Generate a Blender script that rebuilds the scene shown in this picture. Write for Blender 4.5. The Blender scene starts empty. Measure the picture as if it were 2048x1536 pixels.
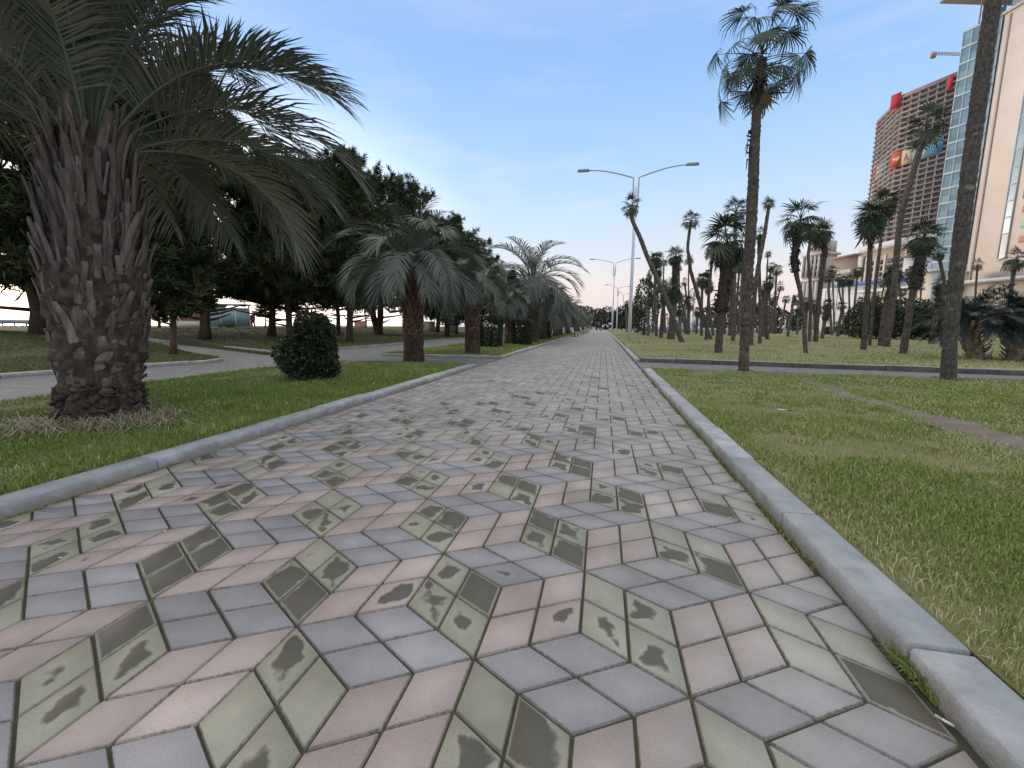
import bpy, math, random
import numpy as np
from mathutils import Vector, Matrix

PI = math.pi
rnd = random.Random(11)
RNG = np.random.default_rng(5)
scene = bpy.context.scene
COL = scene.collection

# ------------------------------------------------------------------ camera
F_PX, PITCH, ROLL, PHI, H = 833.29, 0.1390, 0.0062, -0.2128, 1.065
_c, _s = math.cos(PHI), math.sin(PHI)
_R = np.array([_c, -_s, 0.0]); _FH = np.array([_s, _c, 0.0]); _Z = np.array([0, 0, 1.0])
_FW = math.cos(PITCH) * _FH - math.sin(PITCH) * _Z
_UP = math.sin(PITCH) * _FH + math.cos(PITCH) * _Z
_RR = _R * math.cos(ROLL) + _UP * math.sin(ROLL)
_UU = _UP * math.cos(ROLL) - _R * math.sin(ROLL)
EYE = np.array([0, 0, H])
cam_d = bpy.data.cameras.new("camera")
cam = bpy.data.objects.new("camera", cam_d); COL.objects.link(cam)
cam_d.sensor_fit = 'HORIZONTAL'; cam_d.sensor_width = 36.0
cam_d.lens = 36.0 * F_PX / 2048.0
cam_d.clip_start = 0.05; cam_d.clip_end = 6000
m = Matrix.Identity(4)
for i in range(3):
    m[i][0], m[i][1], m[i][2] = _RR[i], _UU[i], -_FW[i]
    m[i][3] = EYE[i]
cam.matrix_world = m
scene.camera = cam

# ------------------------------------------------------------------ light
SUN_EL, SUN_AZ = math.radians(5.0), math.radians(-62.0)      # azimuth from the path direction (+Y), to the left
sun_dir = Vector((math.sin(SUN_AZ) * math.cos(SUN_EL), math.cos(SUN_AZ) * math.cos(SUN_EL), math.sin(SUN_EL)))
sd = bpy.data.lights.new("sun", 'SUN'); sd.energy = 0.9; sd.angle = math.radians(12.0); sd.color = (1.0, 0.86, 0.74)
so = bpy.data.objects.new("sun", sd); COL.objects.link(so)
so.rotation_euler = (-sun_dir).to_track_quat('-Z', 'Y').to_euler()

world = bpy.data.worlds.new("World"); scene.world = world; world.use_nodes = True
wn = world.node_tree; wn.nodes.clear()
def wnode(t, **k):
    n = wn.nodes.new(t)
    for a, b in k.items(): setattr(n, a, b)
    return n
def wl(a, b): wn.links.new(a, b)
tc = wnode('ShaderNodeTexCoord')
sky = wnode('ShaderNodeTexSky', sky_type='NISHITA', sun_disc=False)
sky.sun_elevation = SUN_EL; sky.sun_rotation = SUN_AZ; sky.air_density = 1.0; sky.dust_density = 1.2; sky.ozone_density = 1.5
sep = wnode('ShaderNodeSeparateXYZ'); wl(tc.outputs['Generated'], sep.inputs[0])
ramp = wnode('ShaderNodeValToRGB')
ramp.color_ramp.interpolation = 'B_SPLINE'
def srgb(r, g, b, k=1.0):
    f = lambda c: ((c / 255 + .055) / 1.055) ** 2.4 if c > 10 else c / 255 / 12.92
    return (f(r) * k, f(g) * k, f(b) * k, 1)
stops = [(0.0, srgb(200, 194, 214, .93)), (0.035, srgb(224, 206, 211, .93)), (0.085, srgb(233, 216, 212, .92)), (0.16, srgb(214, 225, 236, .88)),
         (0.30, srgb(182, 214, 246, .86)), (0.45, srgb(152, 195, 245, .85)), (0.58, srgb(136, 181, 240, .84)), (0.70, srgb(216, 208, 200, 1.25)), (0.84, srgb(252, 238, 220, 1.75)), (1.0, srgb(254, 240, 222, 1.9))]  # overhead stops, above the view, whitened and brightened to light the ground
er = ramp.color_ramp.elements
er[0].position, er[0].color = stops[0]; er[1].position, er[1].color = stops[-1]
for p, c in stops[1:-1]:
    e = er.new(p); e.color = c
wl(sep.outputs['Z'], ramp.inputs[0])
# thin cirrus
mp = wnode('ShaderNodeMapping'); mp.inputs['Scale'].default_value = (1.3, 1.6, 6.5); mp.inputs['Rotation'].default_value = (0.25, 0.1, 0.5)
wl(tc.outputs['Generated'], mp.inputs[0])
cn = wnode('ShaderNodeTexNoise'); cn.inputs['Scale'].default_value = 2.1; cn.inputs['Detail'].default_value = 6; cn.inputs['Roughness'].default_value = .56
wl(mp.outputs[0], cn.inputs['Vector'])
cr = wnode('ShaderNodeMapRange'); cr.inputs['From Min'].default_value = .52; cr.inputs['From Max'].default_value = .82; cr.inputs['To Max'].default_value = .26
wl(cn.outputs['Fac'], cr.inputs['Value'])
cm = wnode('ShaderNodeMixRGB'); cm.inputs['Color2'].default_value = srgb(236, 228, 236)
wl(cr.outputs[0], cm.inputs['Fac']); wl(ramp.outputs[0], cm.inputs['Color1'])
# glow round the set sun, low over the sea
dt = wnode('ShaderNodeVectorMath', operation='DOT_PRODUCT'); dt.inputs[1].default_value = (math.sin(SUN_AZ), math.cos(SUN_AZ), 0.0)
wl(tc.outputs['Generated'], dt.inputs[0])
gl = wnode('ShaderNodeMapRange', interpolation_type='SMOOTHSTEP'); gl.inputs['From Min'].default_value = .66; gl.inputs['From Max'].default_value = 1.0
wl(dt.outputs['Value'], gl.inputs['Value'])
gz_ = wnode('ShaderNodeMapRange', interpolation_type='SMOOTHSTEP'); gz_.inputs['From Min'].default_value = .55; gz_.inputs['From Max'].default_value = 0.0
wl(sep.outputs['Z'], gz_.inputs['Value'])
gm = wnode('ShaderNodeMath', operation='MULTIPLY'); wl(gl.outputs[0], gm.inputs[0]); wl(gz_.outputs[0], gm.inputs[1])
gc = wnode('ShaderNodeMixRGB', blend_type='ADD'); gc.inputs['Color2'].default_value = (1.7, 1.42, 1.22, 1)
wl(gm.outputs[0], gc.inputs['Fac']); wl(cm.outputs[0], gc.inputs['Color1'])
sc_ = wnode('ShaderNodeMixRGB', blend_type='MULTIPLY'); sc_.inputs['Fac'].default_value = 1; sc_.inputs['Color2'].default_value = (9.3, 9.3, 9.3, 1)
wl(gc.outputs[0], sc_.inputs['Color1'])
fin = wnode('ShaderNodeMixRGB'); fin.inputs['Fac'].default_value = .80
wl(sky.outputs[0], fin.inputs['Color1']); wl(sc_.outputs[0], fin.inputs['Color2'])
bg = wnode('ShaderNodeBackground'); bg.inputs['Strength'].default_value = 0.10
wl(fin.outputs[0], bg.inputs['Color'])
wo = wnode('ShaderNodeOutputWorld'); wl(bg.outputs[0], wo.inputs['Surface'])

vs = scene.view_settings
vs.view_transform = 'Standard'; vs.look = 'None'; vs.exposure = 0.70; vs.gamma = 1.0; vs.use_curve_mapping = False
scene.render.engine = 'CYCLES'
scene.cycles.use_denoising = True
scene.cycles.max_bounces = 5; scene.cycles.diffuse_bounces = 3; scene.cycles.glossy_bounces = 2; scene.cycles.transparent_max_bounces = 4

# ------------------------------------------------------------------ points from the photograph
def ray(u, v):
    a, b = (u - 1024) / F_PX, (v - 768) / F_PX
    return _FW + _RR * a - _UU * b
def gz(u, v, z=0.0):
    d = ray(u, v); t = (z - H) / d[2]
    return EYE + d * t
def atd(u, v, D):
    return EYE + ray(u, v) * D
def dep(p):
    return float((np.asarray(p) - EYE) @ _FW)
def berm(x, y):
    """height of the lawn towards the sea, rising to a low crest"""
    t = np.clip((-np.asarray(x, float) - 13.0) / 16.0, 0, 1)
    s = t * t * (3 - 2 * t)
    return 0.08 + 0.62 * s
def gberm(u, v):
    z = .1
    for _ in range(30):
        p = gz(u, v, z); z = .6 * z + .4 * min(float(berm(p[0], p[1])), .9)
    return gz(u, v, z)

# ------------------------------------------------------------------ mesh helpers
class MB:
    def __init__(self):
        self.V = []; self.F = []; self.T = []; self.n = 0
    def add(self, V, F, tint=.5, M=None):
        V = np.asarray(V, float).reshape(-1, 3)
        if M is not None:
            M = np.asarray(M, float); V = V @ M[:3, :3].T + M[:3, 3]
        self.V.append(V)
        for f in (F if isinstance(F, list) and len(F) and isinstance(F[0], np.ndarray) else [F]):
            if isinstance(f, np.ndarray):
                self.F.append(f + self.n)
                t = np.full(len(f), tint) if np.isscalar(tint) else np.resize(np.asarray(tint), len(f))
                self.T.append(t)
            else:
                for q in f:
                    self.F.append(np.asarray([q]) + self.n); self.T.append(np.array([tint if np.isscalar(tint) else .5]))
        self.n += len(V)
        return self
    def merge(self, o, M=None):
        if not o.V: return self
        V = np.concatenate(o.V)
        if M is not None:
            M = np.asarray(M, float); V = V @ M[:3, :3].T + M[:3, 3]
        self.V.append(V)
        for f, t in zip(o.F, o.T):
            self.F.append(f + self.n); self.T.append(t)
        self.n += len(V)
        return self
    def box(self, c, s, rz=0, tint=.5, taper=1.0):
        x, y, z = [k / 2 for k in s]
        V = np.array([(-x, -y, -z), (x, -y, -z), (x, y, -z), (-x, y, -z), (-x * taper, -y * taper, z), (x * taper, -y * taper, z), (x * taper, y * taper, z), (-x * taper, y * taper, z)])
        if rz:
            cc, ss = math.cos(rz), math.sin(rz)
            V = V @ np.array([[cc, ss, 0], [-ss, cc, 0], [0, 0, 1]])
        V = V + np.asarray(c, float)
        F = np.array([(3, 2, 1, 0), (4, 5, 6, 7), (0, 1, 5, 4), (1, 2, 6, 5), (2, 3, 7, 6), (3, 0, 4, 7)])
        return self.add(V, [F], tint)
    def bar(self, a, b, w, h, tint=.5):
        """box along a segment, h measured up"""
        a, b = np.asarray(a, float), np.asarray(b, float); d = b - a; L = np.linalg.norm(d); d /= L
        up = np.array([0, 0, 1.0]) if abs(d[2]) < .95 else np.array([1.0, 0, 0])
        s = np.cross(d, up); s /= np.linalg.norm(s); u = np.cross(s, d)
        V = []
        for p in (a, b):
            for q, r in ((-1, -1), (1, -1), (1, 1), (-1, 1)):
                V.append(p + s * q * w / 2 + u * r * h / 2)
        F = np.array([(3, 2, 1, 0), (4, 5, 6, 7), (0, 1, 5, 4), (1, 2, 6, 5), (2, 3, 7, 6), (3, 0, 4, 7)])
        return self.add(V, [F], tint)
    def tube(self, pts, rad, n=8, tint=.5, caps=True, wdir=None, flat=1.0, jitter=0.0, rng=None):
        P = np.asarray(pts, float); k = len(P)
        rad = np.full(k, rad, float) if np.isscalar(rad) else np.asarray(rad, float)
        T = np.gradient(P, axis=0); T /= np.linalg.norm(T, axis=1)[:, None] + 1e-12
        ref = np.array([0, 0, 1.0]) if abs(T[0][2]) < .9 else np.array([1.0, 0, 0])
        if wdir is not None: ref = np.asarray(wdir, float)
        V = []
        ang = np.linspace(0, 2 * PI, n, endpoint=False)
        for i in range(k):
            if wdir is not None:
                A = ref - T[i] * (ref @ T[i])
            else:
                A = np.cross(T[i], ref)
            A /= np.linalg.norm(A) + 1e-12; B = np.cross(T[i], A)
            r = rad[i] * (1 + (rng.normal(0, jitter, n) if jitter else 0))
            V.append(P[i] + (np.cos(ang) * r)[:, None] * A + (np.sin(ang) * r * flat)[:, None] * B)
        V = np.concatenate(V)
        i0 = np.arange(k - 1)[:, None] * n; j = np.arange(n)[None]; j2 = (j + 1) % n
        Q = np.stack([i0 + j, i0 + j2, i0 + n + j2, i0 + n + j], -1).reshape(-1, 4)
        F = [Q]
        if caps:
            F += [np.arange(n)[::-1][None].copy(), (np.arange(n) + (k - 1) * n)[None].copy()]
        return self.add(V, F, tint)
    def prism(self, poly, z0, z1, tint=.5):
        P = np.asarray(poly, float)[:, :2]; n = len(P)
        V = np.concatenate([np.c_[P, np.full(n, z0)], np.c_[P, np.full(n, z1)]])
        j = np.arange(n); j2 = (j + 1) % n
        F = [np.stack([j, j2, j2 + n, j + n], -1), j[::-1][None].copy(), (j + n)[None].copy()]
        return self.add(V, F, tint)
    def build(self, name, mat, parent=None, smooth=False, loc=None, shift=None):
        V = np.concatenate(self.V)
        if shift is not None: V = V - np.asarray(shift, float)
        me = bpy.data.meshes.new(name)
        cnt = np.concatenate([np.full(len(f), f.shape[1]) for f in self.F])
        idx = np.concatenate([f.ravel() for f in self.F]).astype(np.int32)
        tint = np.concatenate(self.T)
        me.vertices.add(len(V)); me.vertices.foreach_set('co', V.ravel().astype(np.float32))
        me.loops.add(len(idx)); me.loops.foreach_set('vertex_index', idx)
        me.polygons.add(len(cnt))
        me.polygons.foreach_set('loop_start', np.concatenate([[0], np.cumsum(cnt)[:-1]]).astype(np.int32))
        me.update(calc_edges=True)
        if smooth: me.polygons.foreach_set('use_smooth', np.ones(len(cnt), bool))
        at = me.attributes.new('tint', 'FLOAT', 'FACE'); at.data.foreach_set('value', tint.astype(np.float32))
        me.validate()
        me.materials.append(mat)
        o = bpy.data.objects.new(name, me); COL.objects.link(o)
        if parent is not None: o.parent = parent
        if loc is not None: o.location = loc
        return o

def tag(o, label, cat, group=None):
    o['label'] = label; o['category'] = cat
    if group: o['group'] = group
    return o
def thing(name, label, cat, loc=(0, 0, 0), rz=0.0, group=None):
    o = bpy.data.objects.new(name, None); COL.objects.link(o)
    o.empty_display_size = .2
    o.location = tuple(float(k) for k in loc); o.rotation_euler = (0, 0, rz)
    return tag(o, label, cat, group)
def struct(name, mb, mat, **k):
    o = mb.build(name, mat, **k); o['kind'] = 'structure'; return o
def stuff(name, label, mb, mat, **k):
    o = mb.build(name, mat, **k); o['kind'] = 'stuff'; o['label'] = label; return o
def each(name, mat_, parent, boxes, limit=100):
    """every box a part of its own; past the limit the rest become one part of kind stuff. boxes: (centre, size, tint), largest in view first"""
    out = []
    for c, s, t in boxes[:limit]:
        mb = MB(); mb.box(c, s, tint=t); out.append(mb.build(name, mat_, parent))
    if len(boxes) > limit:
        mb = MB()
        for c, s, t in boxes[limit:]: mb.box(c, s, tint=t)
        o = mb.build(name, mat_, parent); o['kind'] = 'stuff'; out.append(o)
    return out
def share(src, parent, name=None, loc=(0, 0, 0), rot=(0, 0, 0), scale=(1, 1, 1)):
    o = src.copy(); COL.objects.link(o); o.parent = parent
    o.location = tuple(float(k) for k in loc); o.rotation_euler = rot; o.scale = scale
    if name: o.name = name
    return o
def rotm(az, el):
    """local +X turned up by el, then round by az"""
    ce, se = math.cos(el), math.sin(el); ca, sa = math.cos(az), math.sin(az)
    A = np.array([[ce, 0, -se], [0, 1, 0], [se, 0, ce]])
    B = np.array([[ca, -sa, 0], [sa, ca, 0], [0, 0, 1]])
    return B @ A
def m4(R, t):
    M = np.eye(4); M[:3, :3] = R; M[:3, 3] = t; return M

# ------------------------------------------------------------------ materials
def mat(name, c1, c2=None, scale=6.0, rough=.85, bump=0.0, bscale=40.0, tint=None, spec=.25, metal=0.0, detail=5.0, stretch=None, mode='Object', sharp=(.3, .7)):
    """noise between c1 and c2; tint=(dark factor, light factor) multiplies by the per-face value"""
    M_ = bpy.data.materials.new(name); M_.use_nodes = True
    nt = M_.node_tree; N = nt.nodes; Lk = nt.links
    b = N['Principled BSDF']
    b.inputs['Roughness'].default_value = rough; b.inputs['Metallic'].default_value = metal
    b.inputs['Specular IOR Level'].default_value = spec
    t = N.new('ShaderNodeTexCoord'); vec = t.outputs[mode]
    if stretch:
        mp_ = N.new('ShaderNodeMapping'); mp_.inputs['Scale'].default_value = stretch
        Lk.new(vec, mp_.inputs[0]); vec = mp_.outputs[0]
    out = None
    if c2 is not None:
        nz = N.new('ShaderNodeTexNoise'); nz.inputs['Scale'].default_value = scale; nz.inputs['Detail'].default_value = detail
        Lk.new(vec, nz.inputs['Vector'])
        mr = N.new('ShaderNodeMapRange'); mr.inputs['From Min'].default_value = sharp[0]; mr.inputs['From Max'].default_value = sharp[1]
        Lk.new(nz.outputs['Fac'], mr.inputs['Value'])
        mx = N.new('ShaderNodeMixRGB'); mx.inputs['Color1'].default_value = (*c1, 1); mx.inputs['Color2'].default_value = (*c2, 1)
        Lk.new(mr.outputs[0], mx.inputs['Fac']); out = mx.outputs[0]
    if tint:
        a = N.new('ShaderNodeAttribute'); a.attribute_name = 'tint'
        mr2 = N.new('ShaderNodeMapRange'); mr2.inputs['To Min'].default_value = tint[0]; mr2.inputs['To Max'].default_value = tint[1]
        Lk.new(a.outputs['Fac'], mr2.inputs['Value'])
        mu = N.new('ShaderNodeMixRGB'); mu.blend_type = 'MULTIPLY'; mu.inputs['Fac'].default_value = 1
        if out is not None: Lk.new(out, mu.inputs['Color1'])
        else: mu.inputs['Color1'].default_value = (*c1, 1)
        Lk.new(mr2.outputs[0], mu.inputs['Color2']); out = mu.outputs[0]
    if out is not None: Lk.new(out, b.inputs['Base Color'])
    else: b.inputs['Base Color'].default_value = (*c1, 1)
    if bump:
        nb = N.new('ShaderNodeTexNoise'); nb.inputs['Scale'].default_value = bscale; nb.inputs['Detail'].default_value = 6
        Lk.new(vec, nb.inputs['Vector'])
        bp = N.new('ShaderNodeBump'); bp.inputs['Strength'].default_value = bump; bp.inputs['Distance'].default_value = .02
        Lk.new(nb.outputs['Fac'], bp.inputs['Height']); Lk.new(bp.outputs[0], b.inputs['Normal'])
    return M_
def mat_tintramp(name, stops_, rough=.8, spec=.2, noise=None):
    """colour chosen by the per-face tint value"""
    M_ = bpy.data.materials.new(name); M_.use_nodes = True
    nt = M_.node_tree; N = nt.nodes; Lk = nt.links
    b = N['Principled BSDF']; b.inputs['Roughness'].default_value = rough; b.inputs['Specular IOR Level'].default_value = spec
    a = N.new('ShaderNodeAttribute'); a.attribute_name = 'tint'
    r = N.new('ShaderNodeValToRGB'); e = r.color_ramp.elements
    e[0].position, e[0].color = stops_[0][0], (*stops_[0][1], 1); e[1].position, e[1].color = stops_[-1][0], (*stops_[-1][1], 1)
    for p, c in stops_[1:-1]:
        q = e.new(p); q.color = (*c, 1)
    Lk.new(a.outputs['Fac'], r.inputs[0]); out = r.outputs[0]
    if noise:
        t = N.new('ShaderNodeTexCoord'); nz = N.new('ShaderNodeTexNoise'); nz.inputs['Scale'].default_value = noise; nz.inputs['Detail'].default_value = 4
        Lk.new(t.outputs['Object'], nz.inputs['Vector'])
        mr = N.new('ShaderNodeMapRange'); mr.inputs['From Min'].default_value = .3; mr.inputs['From Max'].default_value = .7; mr.inputs['To Min'].default_value = .6; mr.inputs['To Max'].default_value = 1.35
        Lk.new(nz.outputs['Fac'], mr.inputs['Value'])
        mu = N.new('ShaderNodeMixRGB'); mu.blend_type = 'MULTIPLY'; mu.inputs['Fac'].default_value = 1
        Lk.new(out, mu.inputs['Color1']); Lk.new(mr.outputs[0], mu.inputs['Color2']); out = mu.outputs[0]
    Lk.new(out, b.inputs['Base Color'])
    return M_

# ------------------------------------------------------------------ ground, sea, paths
KL, KR = -3.17, 0.970            # inner faces of the kerbs of the main path
KH, KW = 0.088, 0.172            # kerb height and width
M_paver = mat('grey_pavers', (.200, .190, .178), (.275, .262, .246), scale=3.0, bump=.25, bscale=60)
def add_brick(M_, sx, sy, mortar, col, strength=1.0):
    nt = M_.node_tree; N = nt.nodes; Lk = nt.links; b = N['Principled BSDF']
    src = b.inputs['Base Color'].links[0].from_socket
    t = N.new('ShaderNodeTexCoord'); br = N.new('ShaderNodeTexBrick')
    br.inputs['Scale'].default_value = 1.0; br.inputs['Brick Width'].default_value = sx; br.inputs['Row Height'].default_value = sy
    br.inputs['Mortar Size'].default_value = mortar; br.inputs['Mortar Smooth'].default_value = .3
    br.inputs['Color1'].default_value = (1, 1, 1, 1); br.inputs['Color2'].default_value = (.86, .86, .86, 1); br.inputs['Mortar'].default_value = (*col, 1)
    Lk.new(t.outputs['Object'], br.inputs['Vector'])
    mu = N.new('ShaderNodeMixRGB'); mu.blend_type = 'MULTIPLY'; mu.inputs['Fac'].default_value = strength
    Lk.new(src, mu.inputs['Color1']); Lk.new(br.outputs['Color'], mu.inputs['Color2']); Lk.new(mu.outputs[0], b.inputs['Base Color'])
add_brick(M_paver, .24, .12, .006, (.45, .45, .42))
g = MB()
g.add([(-85, -60, -.014), (1500, -60, -.014), (1500, 1600, -.014), (-85, 1600, -.014)], [(0, 1, 2, 3)])
M_ground = mat('ground_soil', (.20, .19, .16), (.28, .27, .23), scale=.4)
struct('ground', g, M_ground)
s_ = MB()
s_.add([(-4000, -3000, -.3), (-84, -3000, -.3), (-84, 5000, -.3), (-4000, 5000, -.3)], [(0, 1, 2, 3)])
M_sea = mat('sea_water', (.25, .30, .36), rough=.12, bump=.15, bscale=3.0, spec=.5)
struct('sea', s_, M_sea)
# ---- paved walks (left walk, diagonal walk, crossing) as one sheet over the soil
pv = MB()
pv.add([(-75, -8, -.0045), (KL - .03, -8, -.0045), (KL - .03, 15, -.0045), (-75, 45, -.0045)], [(0, 1, 2, 3)])
pv.add([(KR + .03, -8, -.0045), (40, -8, -.0045), (40, 15, -.0045), (KR + .03, 15, -.0045)], [(0, 1, 2, 3)])
pv.add([(-11.2, 14, -.0005), (-7.4, 14, -.0005), (-7.4, 160, -.0005), (-11.2, 160, -.0005)], [(0, 1, 2, 3)])
struct('pavement', pv, M_paver)

# ---- main path: rhombus tiles, each a bevelled slab over dark mortar
LAT = 0.65838
O0 = np.array([-0.3716, 1.1613])
M_mortar = mat('mossy_joint', (.066, .060, .044), (.088, .094, .046), scale=7, bump=.4, bscale=120)
mo = MB(); mo.add([(KL - .05, -2, -.011), (KR + .05, -2, -.011), (KR + .05, 170, -.011), (KL - .05, 170, -.011)], [(0, 1, 2, 3)])
struct('path_bed', mo, M_mortar)
def clip(poly, x, keep_less):
    out = []
    for i in range(len(poly)):
        a, b = poly[i], poly[(i + 1) % len(poly)]
        ia = (a[0] <= x) if keep_less else (a[0] >= x); ib = (b[0] <= x) if keep_less else (b[0] >= x)
        if ia: out.append(a)
        if ia != ib:
            t = (x - a[0]) / (b[0] - a[0]); out.append((x, a[1] + t * (b[1] - a[1])))
    return out
def inset(P, d):
    n = len(P); out = []
    for i in range(n):
        p0, p1, p2 = P[i - 1], P[i], P[(i + 1) % n]
        e1 = p1 - p0; e2 = p2 - p1; l1 = np.hypot(*e1); l2 = np.hypot(*e2)
        if l1 < 1e-6 or l2 < 1e-6: return None
        n1 = np.array([-e1[1], e1[0]]) / l1; n2 = np.array([-e2[1], e2[0]]) / l2
        k = 1 + n1 @ n2
        if k < .15: return None
        out.append(p1 + (n1 + n2) * d / k)
    return np.array(out)
def area(P):
    x, y = P[:, 0], P[:, 1]; return .5 * np.sum(x * np.roll(y, -1) - y * np.roll(x, -1))
ae = LAT / math.sqrt(3)
E_ = lambda d: np.array([math.cos(math.radians(d)), math.sin(math.radians(d))])
tv, tloop, tcnt, tuv, tcol, tst = [], [], [], [], [], []
nv = 0
base_cols = [np.array([.368, .338, .334]), np.array([.478, .382, .336]), np.array([.395, .366, .275])]
YEND = 75.0
trng = np.random.default_rng(3)
j0, j1 = int((-2 - O0[1]) / (LAT * .866)) - 1, int((YEND - O0[1]) / (LAT * .866)) + 1
for j in range(j0, j1):
    for i in range(-14 - j // 2 - 2, 10 - j // 2 + 2):
        P0 = O0 + np.array([LAT * (i + .5 * j), LAT * .8660254 * j])
        if P0[0] < KL - 1 or P0[0] > KR + 1: continue
        if not (-2 < P0[1] < YEND): continue
        for k in range(3):
            ea, eb = E_(60 * k - 30) * ae / 2, E_(60 * k + 30) * ae / 2
            block = trng.normal(0, .035)
            for a in (0, 1):
                for b in (0, 1):
                    q = P0 + ea * a + eb * b
                    quad = [tuple(q), tuple(q + ea), tuple(q + ea + eb), tuple(q + eb)]
                    poly = clip(clip(quad, KR - .004, True), KL + .004, False)
                    rv = trng.random(6)
                    if len(poly) < 3: continue
                    P = np.array(poly)
                    if area(P) < 3.0e-3 or area(P) / max(np.ptp(P[:, 1]), .05) < .03: continue
                    jw = .0038 + .0020 * rv[0]
                    Pt = inset(P, jw + .0022); Pb = inset(P, jw - .001)
                    if Pt is None or Pb is None or area(Pt) < 1e-4: continue
                    c = q + (ea + eb) / 2
                    y = c[1]; x = c[0]
                    # colour of the concrete, greyer along the well trodden right side and far off where it was re-laid
                    col = base_cols[k] * (1 + block + .055 * trng.normal())
                    worn = np.clip((x + .35) / 1.2, 0, 1) * .58 + np.clip((y - 2.6) / 3.2, 0, 1) * .88 * np.clip((x + 3.6) / 2.0, .35, 1)
                    if rv[1] < .06 and x > .1: worn += .4
                    worn = min(worn, .93)
                    grey = np.array([.425, .392, .355]) if y > 4 else np.array([.425, .402, .372])
                    col = col * (1 - worn) + grey * (1 + .05 * trng.normal()) * worn
                    stain = 0.0
                    if k == 2 and y < 9.5:
                        pr = .74 * (1 - .80 * np.clip((x + .1) / .8, 0, 1)) * (1 - np.clip((y - 3) / 4.5, 0, 1) * .8) * (.45 + .55 * np.clip((x + 3.2) / 1.2, 0, 1))
                        if rv[2] < pr: stain = .34 + .62 * rv[3]
                        elif rv[2] < pr + .18: stain = .22
                    elif rv[2] < .05 and y < 14: stain = .3 * rv[3] + .1
                    n = len(Pt); zj = -.0012 * rv[4]; tl = trng.normal(0, .0035, 2)
                    zt = zj + (Pt - c) @ tl
                    tv += [(p[0], p[1], z) for p, z in zip(Pt, zt)] + [(p[0], p[1], -.0115) for p in Pb]
                    inv = np.linalg.inv(np.column_stack([ea, eb]))
                    uv = (inv @ (Pt - q).T).T; uvb = (inv @ (Pb - q).T).T
                    off = np.floor(rv[5] * 900)
                    tloop += list(range(nv, nv + n)); tcnt.append(n); tuv += [(u + off, w) for u, w in uv]; tcol.append(col); tst.append(stain)
                    for e in range(n):
                        f = (e + 1) % n
                        tloop += [nv + e, nv + n + e, nv + n + f, nv + f]; tcnt.append(4)
                        tuv += [(uv[e][0] + off, uv[e][1]), (uvb[e][0] + off, uvb[e][1]), (uvb[f][0] + off, uvb[f][1]), (uv[f][0] + off, uv[f][1])]
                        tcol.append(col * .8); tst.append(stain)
                    nv += 2 * n
me = bpy.data.meshes.new('path')
me.vertices.add(nv); me.vertices.foreach_set('co', np.array(tv, np.float32).ravel())
me.loops.add(len(tloop)); me.loops.foreach_set('vertex_index', np.array(tloop, np.int32))
me.polygons.add(len(tcnt)); me.polygons.foreach_set('loop_start', np.concatenate([[0], np.cumsum(tcnt)[:-1]]).astype(np.int32))
me.update(calc_edges=True)
uvl = me.uv_layers.new(name='tile'); uvl.data.foreach_set('uv', np.array(tuv, np.float32).ravel())
ca = me.attributes.new('col', 'FLOAT_COLOR', 'FACE'); ca.data.foreach_set('color', np.c_[np.clip(np.array(tcol), .02, .9), np.ones(len(tcol))].astype(np.float32).ravel())
sa = me.attributes.new('stain', 'FLOAT', 'FACE'); sa.data.foreach_set('value', np.array(tst, np.float32))
me.validate()
M_tile = bpy.data.materials.new('rhombus_tiles'); M_tile.use_nodes = True
nt = M_tile.node_tree; N = nt.nodes; Lk = nt.links; b = N['Principled BSDF']
b.inputs['Roughness'].default_value = .78; b.inputs['Specular IOR Level'].default_value = .3
def nd(t, **k):
    n_ = N.new(t)
    for q, w in k.items(): setattr(n_, q, w)
    return n_
def mth(op, x, y=None, cl=False):
    n_ = nd('ShaderNodeMath', operation=op, use_clamp=cl)
    for q, w in enumerate((x, y)):
        if w is None: continue
        if hasattr(w, 'is_linked'): Lk.new(w, n_.inputs[q])
        else: n_.inputs[q].default_value = w
    return n_.outputs[0]
uvn = nd('ShaderNodeUVMap', uv_map='tile'); sp = nd('ShaderNodeSeparateXYZ'); Lk.new(uvn.outputs[0], sp.inputs[0])
fu = mth('FRACT', sp.outputs[0]); fv = sp.outputs[1]
du = mth('ABSOLUTE', mth('SUBTRACT', fu, .5)); dv = mth('ABSOLUTE', mth('SUBTRACT', fv, .5))
edge = mth('MAXIMUM', du, dv)                       # 0 at the middle of a tile, .5 at its rim
colA = nd('ShaderNodeAttribute', attribute_name='col'); stA = nd('ShaderNodeAttribute', attribute_name='stain')
tco = nd('ShaderNodeTexCoord')
cell = nd('ShaderNodeCombineXYZ'); Lk.new(mth('FLOOR', sp.outputs[0]), cell.inputs[2])
addv = nd('ShaderNodeVectorMath', operation='ADD'); Lk.new(tco.outputs['Object'], addv.inputs[0])
scv = nd('ShaderNodeVectorMath', operation='SCALE'); Lk.new(cell.outputs[0], scv.inputs[0]); scv.inputs['Scale'].default_value = .37
Lk.new(scv.outputs[0], addv.inputs[1])
n1 = nd('ShaderNodeTexNoise'); n1.inputs['Scale'].default_value = 7; n1.inputs['Detail'].default_value = 5; n1.inputs['Roughness'].default_value = .48; Lk.new(addv.outputs[0], n1.inputs['Vector'])
n2 = nd('ShaderNodeTexNoise'); n2.inputs['Scale'].default_value = 260; n2.inputs['Detail'].default_value = 3; Lk.new(tco.outputs['Object'], n2.inputs['Vector'])
n3 = nd('ShaderNodeTexNoise'); n3.inputs['Scale'].default_value = 2.2; n3.inputs['Detail'].default_value = 5; Lk.new(tco.outputs['Object'], n3.inputs['Vector'])
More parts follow.
